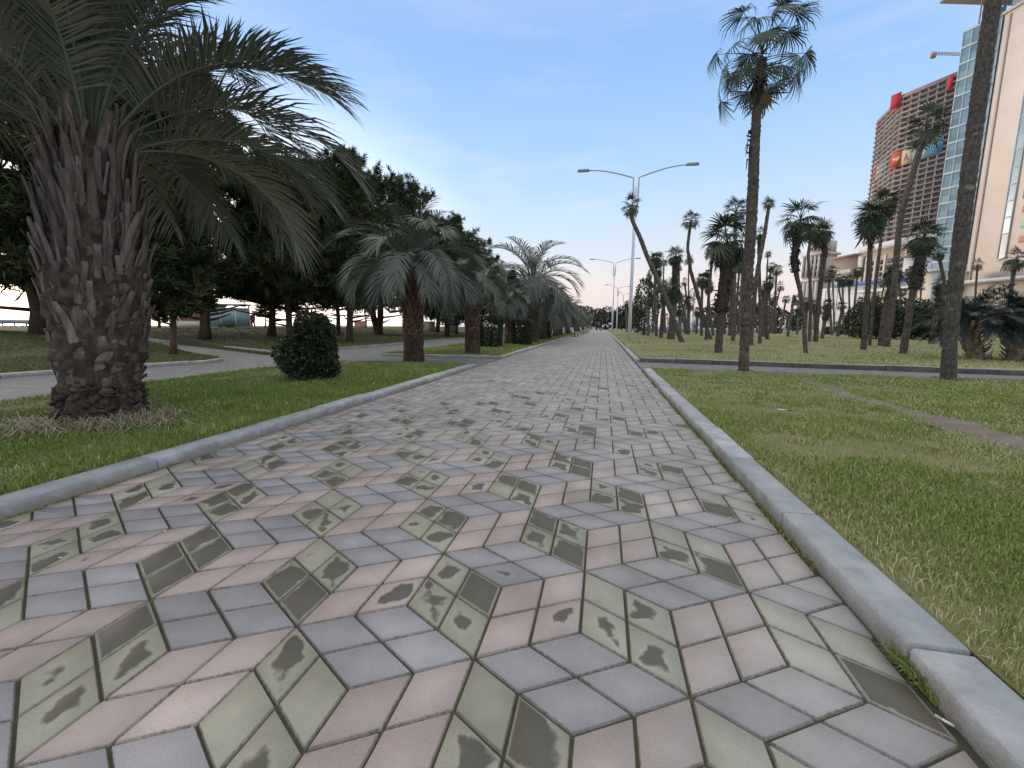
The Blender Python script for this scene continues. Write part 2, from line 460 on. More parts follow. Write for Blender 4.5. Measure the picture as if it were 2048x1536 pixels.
# stain: fills the tile from the middle, ragged border by noise, pale rim left
f1 = mth('ADD', mth('MULTIPLY', stA.outputs['Fac'], .50), mth('MULTIPLY', mth('SUBTRACT', n1.outputs['Fac'], .5), 1.15))
f1 = mth('SUBTRACT', f1, mth('MULTIPLY', edge, .82))
mask = nd('ShaderNodeMapRange', interpolation_type='SMOOTHSTEP'); mask.inputs['From Min'].default_value = .0; mask.inputs['From Max'].default_value = .10; Lk.new(f1, mask.inputs['Value'])
has = mth('GREATER_THAN', stA.outputs['Fac'], .05)
rim = nd('ShaderNodeMapRange', interpolation_type='SMOOTHSTEP'); rim.inputs['From Min'].default_value = .47; rim.inputs['From Max'].default_value = .40; Lk.new(edge, rim.inputs['Value'])
mk = mth('MULTIPLY', mth('MULTIPLY', mask.outputs[0], has), rim.outputs[0])
mk = mth('MULTIPLY', mk, .93)
# fine aggregate and broad dirt
ag = nd('ShaderNodeMapRange'); ag.inputs['From Min'].default_value = .3; ag.inputs['From Max'].default_value = .7; ag.inputs['To Min'].default_value = .86; ag.inputs['To Max'].default_value = 1.12; Lk.new(n2.outputs['Fac'], ag.inputs['Value'])
dr = nd('ShaderNodeMapRange'); dr.inputs['From Min'].default_value = .3; dr.inputs['From Max'].default_value = .7; dr.inputs['To Min'].default_value = .74; dr.inputs['To Max'].default_value = 1.10; Lk.new(n3.outputs['Fac'], dr.inputs['Value'])
pt = nd('ShaderNodeMapRange'); pt.inputs['From Min'].default_value = .3; pt.inputs['From Max'].default_value = .7; pt.inputs['To Min'].default_value = .90; pt.inputs['To Max'].default_value = 1.06; Lk.new(n1.outputs['Fac'], pt.inputs['Value'])
vmul = mth('MULTIPLY', mth('MULTIPLY', ag.outputs[0], dr.outputs[0]), pt.outputs[0])
mu = nd('ShaderNodeMixRGB', blend_type='MULTIPLY'); mu.inputs['Fac'].default_value = 1; Lk.new(colA.outputs['Color'], mu.inputs['Color1']); Lk.new(vmul, mu.inputs['Color2'])
# mossy rim of every tile
mr_ = nd('ShaderNodeMapRange', interpolation_type='SMOOTHSTEP'); n4 = nd('ShaderNodeTexNoise'); n4.inputs['Scale'].default_value = 75; n4.inputs['Detail'].default_value = 4; Lk.new(tco.outputs['Object'], n4.inputs['Vector'])
mr_.inputs['From Min'].default_value = .455; mr_.inputs['From Max'].default_value = .490; mr_.inputs['To Max'].default_value = .72; Lk.new(mth('ADD', edge, mth('ADD', mth('MULTIPLY', mth('SUBTRACT', n1.outputs['Fac'], .5), .07), mth('MULTIPLY', mth('SUBTRACT', n4.outputs['Fac'], .5), .10))), mr_.inputs['Value'])
ms = nd('ShaderNodeMixRGB'); ms.inputs['Color2'].default_value = (.13, .12, .075, 1); Lk.new(mr_.outputs[0], ms.inputs['Fac']); Lk.new(mu.outputs[0], ms.inputs['Color1'])
halo = nd('ShaderNodeMapRange', interpolation_type='SMOOTHSTEP'); halo.inputs['From Min'].default_value = -.10; halo.inputs['From Max'].default_value = .02; halo.inputs['To Max'].default_value = .10; Lk.new(f1, halo.inputs['Value'])
hm = nd('ShaderNodeMixRGB'); hm.inputs['Color2'].default_value = (.50, .47, .375, 1); Lk.new(mth('MULTIPLY', mth('MULTIPLY', halo.outputs[0], has), rim.outputs[0]), hm.inputs['Fac']); Lk.new(ms.outputs[0], hm.inputs['Color1'])
st = nd('ShaderNodeMixRGB'); st.inputs['Color2'].default_value = (.105, .092, .068, 1); Lk.new(mk, st.inputs['Fac']); Lk.new(hm.outputs[0], st.inputs['Color1'])
Lk.new(st.outputs[0], b.inputs['Base Color'])
bp = nd('ShaderNodeBump'); bp.inputs['Strength'].default_value = .35; bp.inputs['Distance'].default_value = .004; Lk.new(n2.outputs['Fac'], bp.inputs['Height']); Lk.new(bp.outputs[0], b.inputs['Normal'])
rg = nd('ShaderNodeMapRange'); rg.inputs['To Min'].default_value = .78; rg.inputs['To Max'].default_value = .6; Lk.new(mk, rg.inputs['Value']); Lk.new(rg.outputs[0], b.inputs['Roughness'])
me.materials.append(M_tile)
po = bpy.data.objects.new('path', me); COL.objects.link(po); po['kind'] = 'structure'
pf = MB(); pf.add([(KL, YEND - .4, -.001), (KR, YEND - .4, -.001), (KR, 170, -.001), (KL, 170, -.001)], [(0, 1, 2, 3)])
struct('path', pf, mat('far_path_concrete', (.33, .31, .285), (.41, .385, .355), scale=1.2))

# ---- kerbs: rows of cast stones
M_kerb = mat('kerb_concrete', (.325, .332, .335), (.485, .488, .485), scale=7, bump=.5, bscale=90, tint=(.86, 1.12), detail=9)
M_kerb_dark = mat('kerb_concrete_weathered', (.20, .20, .195), (.33, .33, .32), scale=2.5, bump=.4, bscale=60, tint=(.85, 1.12))
M_kerb_dark_brown = mat('kerb_concrete_dark_brown', (.085, .078, .068), (.165, .152, .135), scale=5, bump=.6, bscale=60, tint=(.85, 1.12))  # dark brown body of the crossing kerb, below the pale cap row
M_kerb_pale = mat('kerb_concrete_pale', (.36, .33, .29), (.47, .43, .385), scale=2, tint=(.85, 1.12))
def kerb_dirt(M_, col):
    # brown splash dirt along the foot of the stones, with a ragged upper edge
    nt = M_.node_tree; N = nt.nodes; Lk = nt.links; b = N['Principled BSDF']; src = b.inputs['Base Color'].links[0].from_socket
    t = N.new('ShaderNodeTexCoord'); sp = N.new('ShaderNodeSeparateXYZ'); Lk.new(t.outputs['Object'], sp.inputs[0])
    nz = N.new('ShaderNodeTexNoise'); nz.inputs['Scale'].default_value = 9; nz.inputs['Detail'].default_value = 6; Lk.new(t.outputs['Object'], nz.inputs['Vector'])
    ml = N.new('ShaderNodeMath'); ml.operation = 'MULTIPLY_ADD'; ml.inputs[1].default_value = -.14; Lk.new(nz.outputs['Fac'], ml.inputs[0]); Lk.new(sp.outputs['Z'], ml.inputs[2])
    mr = N.new('ShaderNodeMapRange'); mr.inputs['From Min'].default_value = .012; mr.inputs['From Max'].default_value = -.045; mr.inputs['To Max'].default_value = .8; Lk.new(ml.outputs[0], mr.inputs['Value'])
    mx = N.new('ShaderNodeMixRGB'); mx.inputs['Color2'].default_value = (*col, 1); Lk.new(mr.outputs[0], mx.inputs['Fac']); Lk.new(src, mx.inputs['Color1']); Lk.new(mx.outputs[0], b.inputs['Base Color'])
kerb_dirt(M_kerb, (.255, .225, .175))
def kerb_run(a, b, side, seg=.98, w=KW, h=KH, mb=None, cham=.014, low=-.03):
    """stones from a to b; side +1 puts the body to the left of the direction of travel"""
    mb = mb or MB()
    a, b = np.array(a, float), np.array(b, float); d = b - a; L = np.hypot(*d); d /= L; nrm = np.array([-d[1], d[0]]) * side
    s = 0.0
    while s < L - .02:
        e = min(s + seg * rnd.uniform(.97, 1.03), L)
        g_ = .0055; o = rnd.uniform(-.007, .006); dz = rnd.uniform(-.007, .006); yaw = rnd.uniform(-.008, .008)
        prof = [(0 + .004, low), (0, h - cham), (cham * .8, h), (w - .008, h), (w, h - .01), (w, low)]
        ss = [s + g_, s + g_ + .007, e - g_ - .007, e - g_]
        V = []
        for k, q in enumerate(ss):
            r = .005 if k in (0, 3) else 0.0
            for n_, z in prof:
                p = a + d * q + nrm * (min(max(n_, r), w - r) + o + yaw * (q - s))
                V.append((p[0], p[1], min(z, h - r * .8) + dz))
        m_ = len(prof); F = []
        for k in range(3):
            for j in range(m_ - 1):
                F.append((k * m_ + j, k * m_ + j + 1, (k + 1) * m_ + j + 1, (k + 1) * m_ + j))
        F = [np.array(F), np.array([list(range(m_))[::-1]]), np.array([[3 * m_ + j for j in range(m_)]])]
        mb.add(V, F, rnd.random())
        s = e
    return mb
k = MB()
kerb_run((KL, -2.5), (KL, 10.25), 1, mb=k); struct('kerb', k, M_kerb)
k = MB(); kerb_run((KL, 13.16), (KL, 120), 1, mb=k); kerb_run((-7.5, 13.16), (KL - KW - .004, 13.16), 1, mb=k); struct('kerb', k, M_kerb)
k = MB(); kerb_run((KR, -2.5), (KR, 10.3), -1, mb=k); struct('kerb', k, M_kerb)
k = MB(); kerb_run((KR, 13.16), (KR, 120), -1, mb=k); struct('kerb', k, M_kerb)
DX = lambda x: 13.16 - .162 * (x - 1.0)
k = MB(); kerb_run((KR + KW + .004, DX(KR + KW)), (30, DX(30)), 1, mb=k, w=.13, h=.112); struct('kerb', k, M_kerb_dark_brown)
k = MB(); kerb_run((KR + KW + .004, DX(KR + KW) + .006), (30, DX(30) + .006), 1, mb=k, w=.15, h=.136, cham=.004, low=.1135); struct('kerb', k, M_kerb_pale)
EDGE_E = [(-11.35, -3), (-11.3, 5.7), (-10.85, 8.0), (-10.5, 9.4), (-10.75, 10.05), (-11.6, 10.6), (-14.0, 11.8), (-19, 14.6), (-28, 18.8), (-75, 42)]
k = MB()
for a_, b_ in zip(EDGE_E[:5], EDGE_E[1:6]): kerb_run(a_, b_, 1, mb=k, w=.12)
struct('kerb', k, M_kerb)
k = MB(); kerb_run((-30.6, 22.2), (-11.0, 12.35), 1, mb=k, w=.13, h=.14); struct('kerb', k, M_kerb_pale)
k = MB(); kerb_run((-11.05, 12.5), (-11.05, 90), 1, mb=k, w=.13); struct('kerb', k, M_kerb_dark)

# ---- lawns
M_lawn = mat('lawn_turf', (.150, .165, .058), (.255, .225, .125), scale=1.3, bump=.8, bscale=45, detail=8, rough=.95, spec=.1)
M_lawn_shade = mat('lawn_turf_thin_shade', (.070, .078, .030), (.135, .115, .060), scale=.8, bump=.8, bscale=40, detail=8, rough=.95, spec=.1)  # thinner turf, with the shade on the seaward lawns put into its darker colour
def lawn_grid(name, x0, x1, y0, y1, nx, ny, mat_, zf=None, mask=None):
    xs = np.linspace(x0, x1, nx); ys = np.linspace(y0, y1, ny)
    X, Y = np.meshgrid(xs, ys); 
    Zg = (zf(X, Y) if zf else np.full(X.shape, .078)) + (.010 * np.sin(X * 1.7 + 1.3 * np.sin(Y * .9)) + .008 * np.sin(Y * 2.1 + X)) * np.clip(np.minimum.reduce([X - x0, x1 - X, Y - y0, y1 - Y]) / .6, 0, 1)
    V = np.stack([X, Y, Zg], -1).reshape(-1, 3)
    i = np.arange(nx - 1)[None] + np.arange(ny - 1)[:, None] * nx
    Q = np.stack([i, i + 1, i + 1 + nx, i + nx], -1).reshape(-1, 4)
    mb = MB(); mb.add(V, [Q])
    # skirt down to the soil
    loop = np.concatenate([np.arange(nx), np.arange(1, ny) * nx + nx - 1, (ny - 1) * nx + np.arange(nx - 2, -1, -1), np.arange(ny - 2, 0, -1) * nx])
    S = V[loop].copy(); S[:, 2] = -.02; n = len(loop)
    W = np.concatenate([V[loop], S]); jj = np.arange(n); j2 = (jj + 1) % n
    mb.add(W, [np.stack([jj, jj + n, j2 + n, j2], -1)])
    return struct(name, mb, mat_)
lawn_grid('lawn', -7.5, KL - KW - .006, -2.5, 10.24, 24, 60, M_lawn)
lawn_grid('lawn', -7.5, KL - KW - .006, 13.31, 130, 14, 160, M_lawn)
def strip_lawn(name, ys, lf, rf, nx, mat_, zf=None):
    V = []; ys = np.asarray(ys)
    for y in ys:
        xs = np.linspace(lf(y), rf(y), nx)
        z = (zf(xs, np.full(nx, y)) if zf else np.full(nx, .078)) + .009 * np.sin(xs * 1.6 + y) * np.clip(np.minimum(xs - xs[0], xs[-1] - xs) / .6, 0, 1)
        V.append(np.c_[xs, np.full(nx, y), z])
    V = np.concatenate(V); ny = len(ys)
    i = np.arange(nx - 1)[None] + np.arange(ny - 1)[:, None] * nx
    mb = MB(); mb.add(V, [np.stack([i, i + 1, i + 1 + nx, i + nx], -1).reshape(-1, 4)])
    loop = np.concatenate([np.arange(nx), np.arange(1, ny) * nx + nx - 1, (ny - 1) * nx + np.arange(nx - 2, -1, -1), np.arange(ny - 2, 0, -1) * nx])
    S = V[loop].copy(); S[:, 2] = -.02; n = len(loop)
    W = np.concatenate([V[loop], S]); jj = np.arange(n); j2 = (jj + 1) % n
    mb.add(W, [np.stack([jj, jj + n, j2 + n, j2], -1)])
    return struct(name, mb, mat_)
CN = lambda x: 10.42 - .06 * (x - 1.1)          # far edge of the near right lawn
def sheared(x0, x1, y0f, y1f, nx, ny, name, mat_, zf=None):
    V = []
    for t in np.linspace(0, 1, ny):
        xs = np.linspace(x0, x1, nx); yy = y0f(xs) * (1 - t) + y1f(xs) * t
        z = (zf(xs, yy) if zf else np.full(nx, .078)) + .010 * np.sin(xs * 1.6 + yy) * np.clip(np.minimum(xs - x0, x1 - xs) / .6, 0, 1) * min(1, min(t, 1 - t) * 10)
        V.append(np.c_[xs, yy, z])
    V = np.concatenate(V)
    i = np.arange(nx - 1)[None] + np.arange(ny - 1)[:, None] * nx
    mb = MB(); mb.add(V, [np.stack([i, i + 1, i + 1 + nx, i + nx], -1).reshape(-1, 4)])
    loop = np.concatenate([np.arange(nx), np.arange(1, ny) * nx + nx - 1, (ny - 1) * nx + np.arange(nx - 2, -1, -1), np.arange(ny - 2, 0, -1) * nx])
    S = V[loop].copy(); S[:, 2] = -.02; n = len(loop)
    W = np.concatenate([V[loop], S]); jj = np.arange(n); j2 = (jj + 1) % n
    mb.add(W, [np.stack([jj, jj + n, j2 + n, j2], -1)])
    return struct(name, mb, mat_)
XR0 = KR + KW + .006
sheared(XR0, 26, lambda x: x * 0 - 2.5, CN, 60, 50, 'lawn', M_lawn)
M_lawn_far = mat('lawn_turf_dry', (.205, .205, .088), (.315, .28, .16), scale=.35, bump=.6, bscale=30, detail=8, rough=.95, spec=.1)
sheared(XR0, 110, lambda x: np.maximum(DX(x) + .165, 2), lambda x: x * 0 + 110, 60, 50, 'lawn', M_lawn_far, zf=lambda x, y: x * 0 + .118)
eE = np.array(EDGE_E)
def rfE(y):
    return float(np.interp(y, eE[:, 1], eE[:, 0])) - .124
ysE = np.concatenate([np.linspace(-3, 9.3, 20), np.linspace(9.4, 10.5, 12), np.linspace(10.6, 18, 30), np.linspace(18.8, 41, 14)])
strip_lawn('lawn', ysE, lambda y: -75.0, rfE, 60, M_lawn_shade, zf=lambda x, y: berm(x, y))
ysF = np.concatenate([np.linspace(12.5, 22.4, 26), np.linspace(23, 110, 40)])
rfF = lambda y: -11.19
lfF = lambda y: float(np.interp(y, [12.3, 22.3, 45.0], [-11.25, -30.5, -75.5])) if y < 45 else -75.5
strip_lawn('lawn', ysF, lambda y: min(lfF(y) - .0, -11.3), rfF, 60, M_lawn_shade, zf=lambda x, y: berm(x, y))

# ---- worn foot track in the near right lawn, and a shallow puddle
M_dirt = mat('trodden_earth', (.175, .140, .100), (.265, .22, .17), scale=5, bump=.7, bscale=50, detail=8)
tr = MB(); cy = np.linspace(-2.3, 9.3, 70)
def track_c(y): return 3.62 + .08 * math.sin(y * .9) + .05 * math.sin(y * 2.3 + 1) - .02 * (y - 6)
def track_w(y): return (.21 + .05 * math.sin(y * 1.7) + .03 * math.sin(y * 5.1)) * float(np.clip((9.4 - y) / 2.0, .15, 1)) * (1.25 if y < 5 else 1)
V = []
for y in cy:
    c_, w_ = track_c(y), track_w(y)
    for q in np.linspace(-1, 1, 7):
        V.append((c_ + q * w_ * (1 + .42 * rnd.uniform(-1, 1)), y, .093 - .010 * (1 - abs(q)) - (.02 if abs(q) > .9 else 0)))
i = np.arange(6)[None] + np.arange(69)[:, None] * 7
tr.add(V, [np.stack([i, i + 1, i + 8, i + 7], -1).reshape(-1, 4)])
struct('dirt_track', tr, M_dirt)
pud = MB(); pc = gz(1568, 818, .1); a_ = np.linspace(0, 2 * PI, 22, endpoint=False)
rr = 1 + .22 * np.sin(a_ * 3 + 1) + .12 * np.sin(a_ * 5)
V = np.c_[pc[0] + 0.10 * rr * np.cos(a_), pc[1] + .05 * rr * np.sin(a_), np.full(22, .092)]
pud.add(V, [np.arange(22)[None].copy()])
struct('puddle', pud, mat('puddle_water', (.20, .21, .20), rough=.04, spec=.6))

# ------------------------------------------------------------------ grass blades (nobody could count them)
def vnoise(x, y, f, seed):
    r = np.random.default_rng(seed); G = r.random((64, 64))
    u, v = x * f, y * f; i, j = np.floor(u).astype(int), np.floor(v).astype(int); a, b = u - i, v - j
    a = a * a * (3 - 2 * a); b = b * b * (3 - 2 * b)
    g_ = lambda p, q: G[p % 64, q % 64]
    return (g_(i, j) * (1 - a) + g_(i + 1, j) * a) * (1 - b) + (g_(i, j + 1) * (1 - a) + g_(i + 1, j + 1) * a) * b
M_grass = mat_tintramp('grass_blades', [(0, (.120, .175, .034)), (.3, (.220, .285, .064)), (.6, (.330, .360, .110)), (.8, (.48, .445, .22)), (1, (.62, .56, .34))], rough=.7, spec=.25)
M_grass_thin_shade = mat_tintramp('grass_blades_thin_shade', [(0, (.060, .085, .020)), (.3, (.105, .135, .034)), (.6, (.155, .170, .055)), (.8, (.22, .20, .10)), (1, (.30, .26, .16))], rough=.75, spec=.2)  # darker copy of the blade colours, shade painted in, for the seaward lawns
def blades(x, y, z, hgt, wid, tint, rng, lean=.6):
    n = len(x); az = rng.random(n) * 2 * PI; fa = rng.random(n) * 2 * PI
    L = hgt * (.6 + .8 * rng.random(n)); ln = lean * rng.random(n) * L
    B = np.c_[x, y, z]; wv = np.c_[np.cos(fa), np.sin(fa), np.zeros(n)] * (wid * (.7 + .6 * rng.random(n)))[:, None] / 2
    ld = np.c_[np.cos(az), np.sin(az), np.zeros(n)]
    up = np.array([0, 0, 1.0])
    mid = B + up * (L * .6)[:, None] + ld * (ln * .35)[:, None]
    tip = B + up * (L * (1 - .35 * ln / np.maximum(L, 1e-6)))[:, None] + ld * ln[:, None]
    V = np.stack([B - wv, B + wv, mid + wv * .7, mid - wv * .7, tip], 1).reshape(-1, 3)
    k = np.arange(n)[:, None] * 5
    return V, [k + np.array([[0, 1, 2, 3]]), k + np.array([[3, 2, 4]])], tint
def grass(name, label, n, sampler, hgt, rng, dry=0.0, bare=.25, kerbdry=False, tone=.37, m_=None):
    x, y, z, keep = sampler(n, rng)
    x, y, z = x[keep], y[keep], z[keep]
    d = np.sqrt(x * x + y * y + 1)
    pn = vnoise(x, y, .9, 2) * .55 + vnoise(x, y, 2.7, 4) * .45
    pd = vnoise(x, y, .55, 7) * .5 + vnoise(x, y, 3.3, 9) * .5
    thin = vnoise(x, y, 1.3, 17) * .6 + vnoise(x, y, 4.1, 19) * .4
    kp = rng.random(len(x)) < np.clip(1.25 - bare * 3.2 * np.clip(thin - .46, 0, 1) / .3, .12, 1)
    x, y, z, d, pn, pd = x[kp], y[kp], z[kp], d[kp], pn[kp], pd[kp]
    t = np.clip(tone + .38 * (pn - .5) + .16 * rng.random(len(x)), 0, .62)
    isdry = rng.random(len(x)) < np.clip(dry + .95 * (pd - .60) + .06, .02, .85)
    t = np.where(isdry, .66 + .34 * rng.random(len(x)), t)
    if kerbdry:
        q = np.clip(1 - (x - XR0) / .45, 0, 1) * np.clip(vnoise(y, y * 0, 1.1, 23) * 2.4 - .7, 0, 1) * (y < 7) * (y > 1.2)
        t = np.where(rng.random(len(x)) < .75 * q, .70 + .3 * rng.random(len(x)), t)
    h = hgt * (.35 + 1.3 * pn * pn + .5 * rng.random(len(x)) ** 3) * np.where(isdry, 1.05, 1)
    w = np.clip(.0016 + .0010 * d, .0024, .03)
    mb = MB(); V, F, T = blades(x, y, z, h, w, t, rng, lean=1.0); mb.add(V, F, np.clip(t, 0, 1))
    o = stuff(name, label, mb, m_ or M_grass); o['category'] = 'grass'; return o
def rad_sampler(x0, x1, y0, y1, zf, pw=1.0):
    """denser near the eye"""
    def f(n, rng):
        lx0, lx1 = x0, x1
        X = rng.uniform(x0, x1, n * 6); Y = y0 + (y1 - y0) * rng.random(n * 6) ** 1.0
        d2 = X * X + Y * Y + 1.5
        p = (1 / d2) ** (pw / 2 + .35); p /= p.sum()
        idx = rng.choice(len(X), n, replace=False, p=p)
        X, Y = X[idx], Y[idx]
        return X, Y, zf(X, Y), np.ones(n, bool)
    return f
g_rng = np.random.default_rng(21)
def in_right(n, rng):
    f = rad_sampler(XR0 + .005, 16, .4, 10.45, lambda x, y: x * 0 + .076)
    X, Y, Z, k = f(n, rng)
    tc_ = np.array([track_c(q) for q in Y]); tw = np.array([track_w(q) for q in Y])
    k &= (np.abs(X - tc_) > tw * (.25 + .95 * rng.random(n))) & (Y < CN(X) - .0)
    k &= ~(((X - pc[0]) / .07) ** 2 + ((Y - pc[1]) / .03) ** 2 < 1)
    vis = X < 2.6 + 1.45 * np.maximum(Y, 0) 
    return X, Y, Z, k & vis
grass('grass', 'short green and straw flecked grass on the lawn right of the path', 420000, in_right, .046, g_rng, dry=.26, bare=.55, kerbdry=True)
def in_left(n, rng):
    f = rad_sampler(-7.5, KL - KW - .01, 1.2, 10.24, lambda x, y: x * 0 + .076, pw=.9)
    X, Y, Z, k = f(n, rng)
    return X, Y, Z, k & ((X + 5.04) ** 2 + (Y - 3.22) ** 2 > .30 ** 2)
grass('grass', 'green grass on the strip around the stout near palm', 150000, in_left, .048, g_rng, dry=-.05, tone=.20)
def in_left2(n, rng):
    X = rng.uniform(-7.5, KL - KW - .01, n); Y = 13.31 + 45 * rng.random(n) ** 2
    return X, Y, X * 0 + .076, np.ones(n, bool)
grass('grass', 'green grass on the strip beyond the crossing walk under the row of palms', 45000, in_left2, .055, g_rng, dry=-.02, tone=.20)
def in_rfar(n, rng):
    X = XR0 + 30 * rng.random(n); Y = DX(X) + .2 + 40 * rng.random(n) ** 2.2
    return X, Y, X * 0 + .114, np.ones(n, bool)
grass('grass', 'drier olive grass beneath the grove of slender fan palms', 90000, in_rfar, .055, g_rng, dry=.46, bare=.6)
def in_E(n, rng):
    Y = rng.uniform(3, 14, n); X = np.array([rfE(q) for q in Y]) - 10 * rng.random(n) ** 1.6
    return X, Y, berm(X, Y) - .004, np.ones(n, bool)
grass('grass', 'shaded thin grass on the lawn left of the side walk', 40000, in_E, .05, g_rng, dry=.05, m_=M_grass_thin_shade)
def in_F(n, rng):
    Y = 12.6 + 30 * rng.random(n) ** 1.4; X = -11.25 - 26 * rng.random(n) ** 1.4
    k = X > np.array([lfF(q) for q in Y])
    return X, Y, berm(X, Y) - .004, k
grass('grass', 'shaded thin grass under the dark pines', 50000, in_F, .06, g_rng, dry=.12, m_=M_grass_thin_shade)

# dry straw thrown round the foot of the near palm, and dead tufts along the right kerb
def straw(name, label, spots, n, L, rng):
    mb = MB()
    for (cx, cy, rx, ry, wgt) in spots:
        m_ = int(n * wgt); a = rng.random(m_) * 2 * PI; r = np.sqrt(rng.random(m_))
        x = cx + rx * r * np.cos(a); y = cy + ry * r * np.sin(a)
        az = rng.random(m_) * 2 * PI; el = rng.uniform(-.05, .75, m_) * rng.random(m_); l = L * (.5 + rng.random(m_))
        d = np.c_[np.cos(az) * np.cos(el), np.sin(az) * np.cos(el), np.sin(el)]
        B = np.c_[x, y, .08 + .025 * rng.random(m_)]
        w = np.c_[-np.sin(az), np.cos(az), 0 * az] * .0028
        mid = B + d * (l * .5)[:, None] + np.c_[0 * l, 0 * l, l * .10]; tip = B + d * l[:, None] * np.array([1, 1, .35]) + np.c_[0 * l, 0 * l, -l * .05]
        tip[:, 2] = np.maximum(tip[:, 2], .083)
        V = np.stack([B - w, B + w, mid + w, mid - w, tip], 1).reshape(-1, 3); k_ = np.arange(m_)[:, None] * 5
        mb.add(V, [k_ + np.array([[0, 1, 2, 3]]), k_ + np.array([[3, 2, 4]])], rng.random(m_))
    o = stuff(name, label, mb, M_straw); o['category'] = 'dry grass'; return o
M_straw = mat_tintramp('dry_straw', [(0, (.24, .19, .11)), (.5, (.42, .35, .21)), (1, (.62, .54, .37))], rough=.85)
sp_ = [(-5.0 + .50 * math.cos(a) , 3.2 + .42 * math.sin(a), .22, .2, .10) for a in np.linspace(-2.4, .7, 9)] + [(-4.30, 3.10, .34, .20, .20), (-5.1, 2.60, .34, .16, .22), (-4.62, 2.9, .25, .2, .12)]
straw('dry_grass', 'pale dry grass lying around the foot of the stout near palm', sp_, 1000, .28, g_rng)
# weeds growing out of the joint at the foot of the kerbs
def weeds(n, rng):
    mb = MB()
    yl = rng.random(n) * 8 + 1.5; keep = vnoise(yl, yl * 0, 1.6, 12) > .48; yl = yl[keep]
    xl = KL + .012 + .02 * rng.random(len(yl)) ** 2
    yr = rng.random(n) * 9 + .9; keep = vnoise(yr, yr * 0 + 3, 1.4, 13) > .52; yr = yr[keep]
    xr = KR - .008 - .022 * rng.random(len(yr)) ** 2
    p = gz(1838, 1352); a = rng.normal(0, .03, (420, 2))
    x = np.concatenate([xl, xr, np.minimum(p[0] + .015 + a[:, 0] * .6, KR - .004)]); y = np.concatenate([yl, yr, p[1] + a[:, 1] * 1.4])
    h = np.concatenate([np.full(len(xl) + len(xr), .020), np.full(420, .055)])
    V, F, T = blades(x, y, x * 0 - .006, h, np.full(len(x), .004), .5, rng, lean=1.3)
    mb.add(V, F, np.clip(.12 + .5 * rng.random(len(x)), 0, 1))
    o = stuff('weeds', 'small weeds and moss sprouting along the foot of the kerbs', mb, M_grass); o['category'] = 'weeds'
weeds(3800, g_rng)

# ------------------------------------------------------------------ feather palms
def frond(L, e0, e1, npair, ll, lw, rng, vee=.5, droop=.25, start=.2, rw=.016, comb=1.0, twist=0.0):
    """arching feather leaf along +X from the origin; returns MB"""
    mb = MB(); n = 16; s = np.linspace(0, 1, n)
    el = e0 + (e1 - e0) * s ** 1.25
    x = np.concatenate([[0], np.cumsum(np.cos((el[1:] + el[:-1]) / 2))]) * L / (n - 1)
    z = np.concatenate([[0], np.cumsum(np.sin((el[1:] + el[:-1]) / 2))]) * L / (n - 1)
    yb = twist * s ** 2 * L * .25
    P = np.c_[x, yb, z]
    mb.tube(P, np.linspace(rw, rw * .18, n), n=4, tint=.55, caps=False, wdir=(0, 1, 0), flat=.6)
    t = np.repeat(np.linspace(start, .985, npair), 2) + rng.normal(0, .004, npair * 2); t = np.clip(t, 0, 1)
    side = np.tile([1.0, -1.0], npair); m_ = len(t)
    Pi = np.stack([np.interp(t, s, P[:, k]) for k in range(3)], -1); ei = np.interp(t, s, el)
    T = np.c_[np.cos(ei), 0 * ei, np.sin(ei)]; Nn = np.c_[-np.sin(ei), 0 * ei, np.cos(ei)]; Y = np.c_[0 * ei, side, 0 * ei]
    u = (t - start) / (1 - start)
    a = (np.radians(62) - np.radians(40) * u) * comb + rng.normal(0, .06, m_)
    v = vee * (1 - .3 * u) + rng.normal(0, .10, m_)
    d = T * np.cos(a)[:, None] + (Y * np.cos(v)[:, None] + Nn * np.sin(v)[:, None]) * np.sin(a)[:, None]
    le = ll * (.42 + .75 * np.sin(PI * np.clip(.12 + .80 * u, 0, 1)) ** .8) * (1 + rng.normal(0, .07, m_)); le *= np.where(u > .9, .8, 1)
    W = T - d * np.sum(T * d, 1)[:, None]; W /= np.linalg.norm(W, axis=1)[:, None] + 1e-9
    g_ = np.array([0, 0, -1.0])
    md = Pi + d * (le * .5)[:, None] + g_ * (droop * le * .12)[:, None]
    tp = Pi + d * (le * (1 - .12 * droop))[:, None] + g_ * (droop * le * .55)[:, None]
    w = lw * (.7 + .3 * np.sin(PI * u))
    V = np.stack([Pi - W * (w * .35)[:, None], Pi + W * (w * .35)[:, None], md + W * (w * .5)[:, None], md - W * (w * .5)[:, None], tp], 1).reshape(-1, 3)
    k = np.arange(m_)[:, None] * 5
    tint = np.clip(.45 + rng.normal(0, .16, m_) + rng.normal(0, .08), 0, 1)
    mb.add(V, [k + np.array([[0, 1, 2, 3]])], tint)
    mb.F.append(k + np.array([[3, 2, 4]]) + (mb.n - len(V))); mb.T.append(tint)
    return mb
M_feather = mat_tintramp('feather_leaf', [(0, (.070, .080, .066)), (.5, (.160, .182, .138)), (.85, (.245, .262, .195)), (1, (.32, .30, .19))], rough=.6, spec=.35)
M_boot = mat('old_leaf_bases', (.120, .090, .072), (.310, .252, .212), scale=5, bump=.7, bscale=55, tint=(.55, 1.35), stretch=(4, 4, .8), detail=7)
M_fibre = mat('trunk_fibre', (.060, .042, .032), (.175, .130, .098), scale=9, bump=1.0, bscale=60, tint=(.6, 1.25), stretch=(2, 2, 1), detail=7)
M_fibre_red = mat('trunk_fibre_red', (.045, .029, .020), (.135, .085, .056), scale=6, bump=1.0, bscale=50, tint=(.6, 1.25), stretch=(3, 3, 1), detail=7)
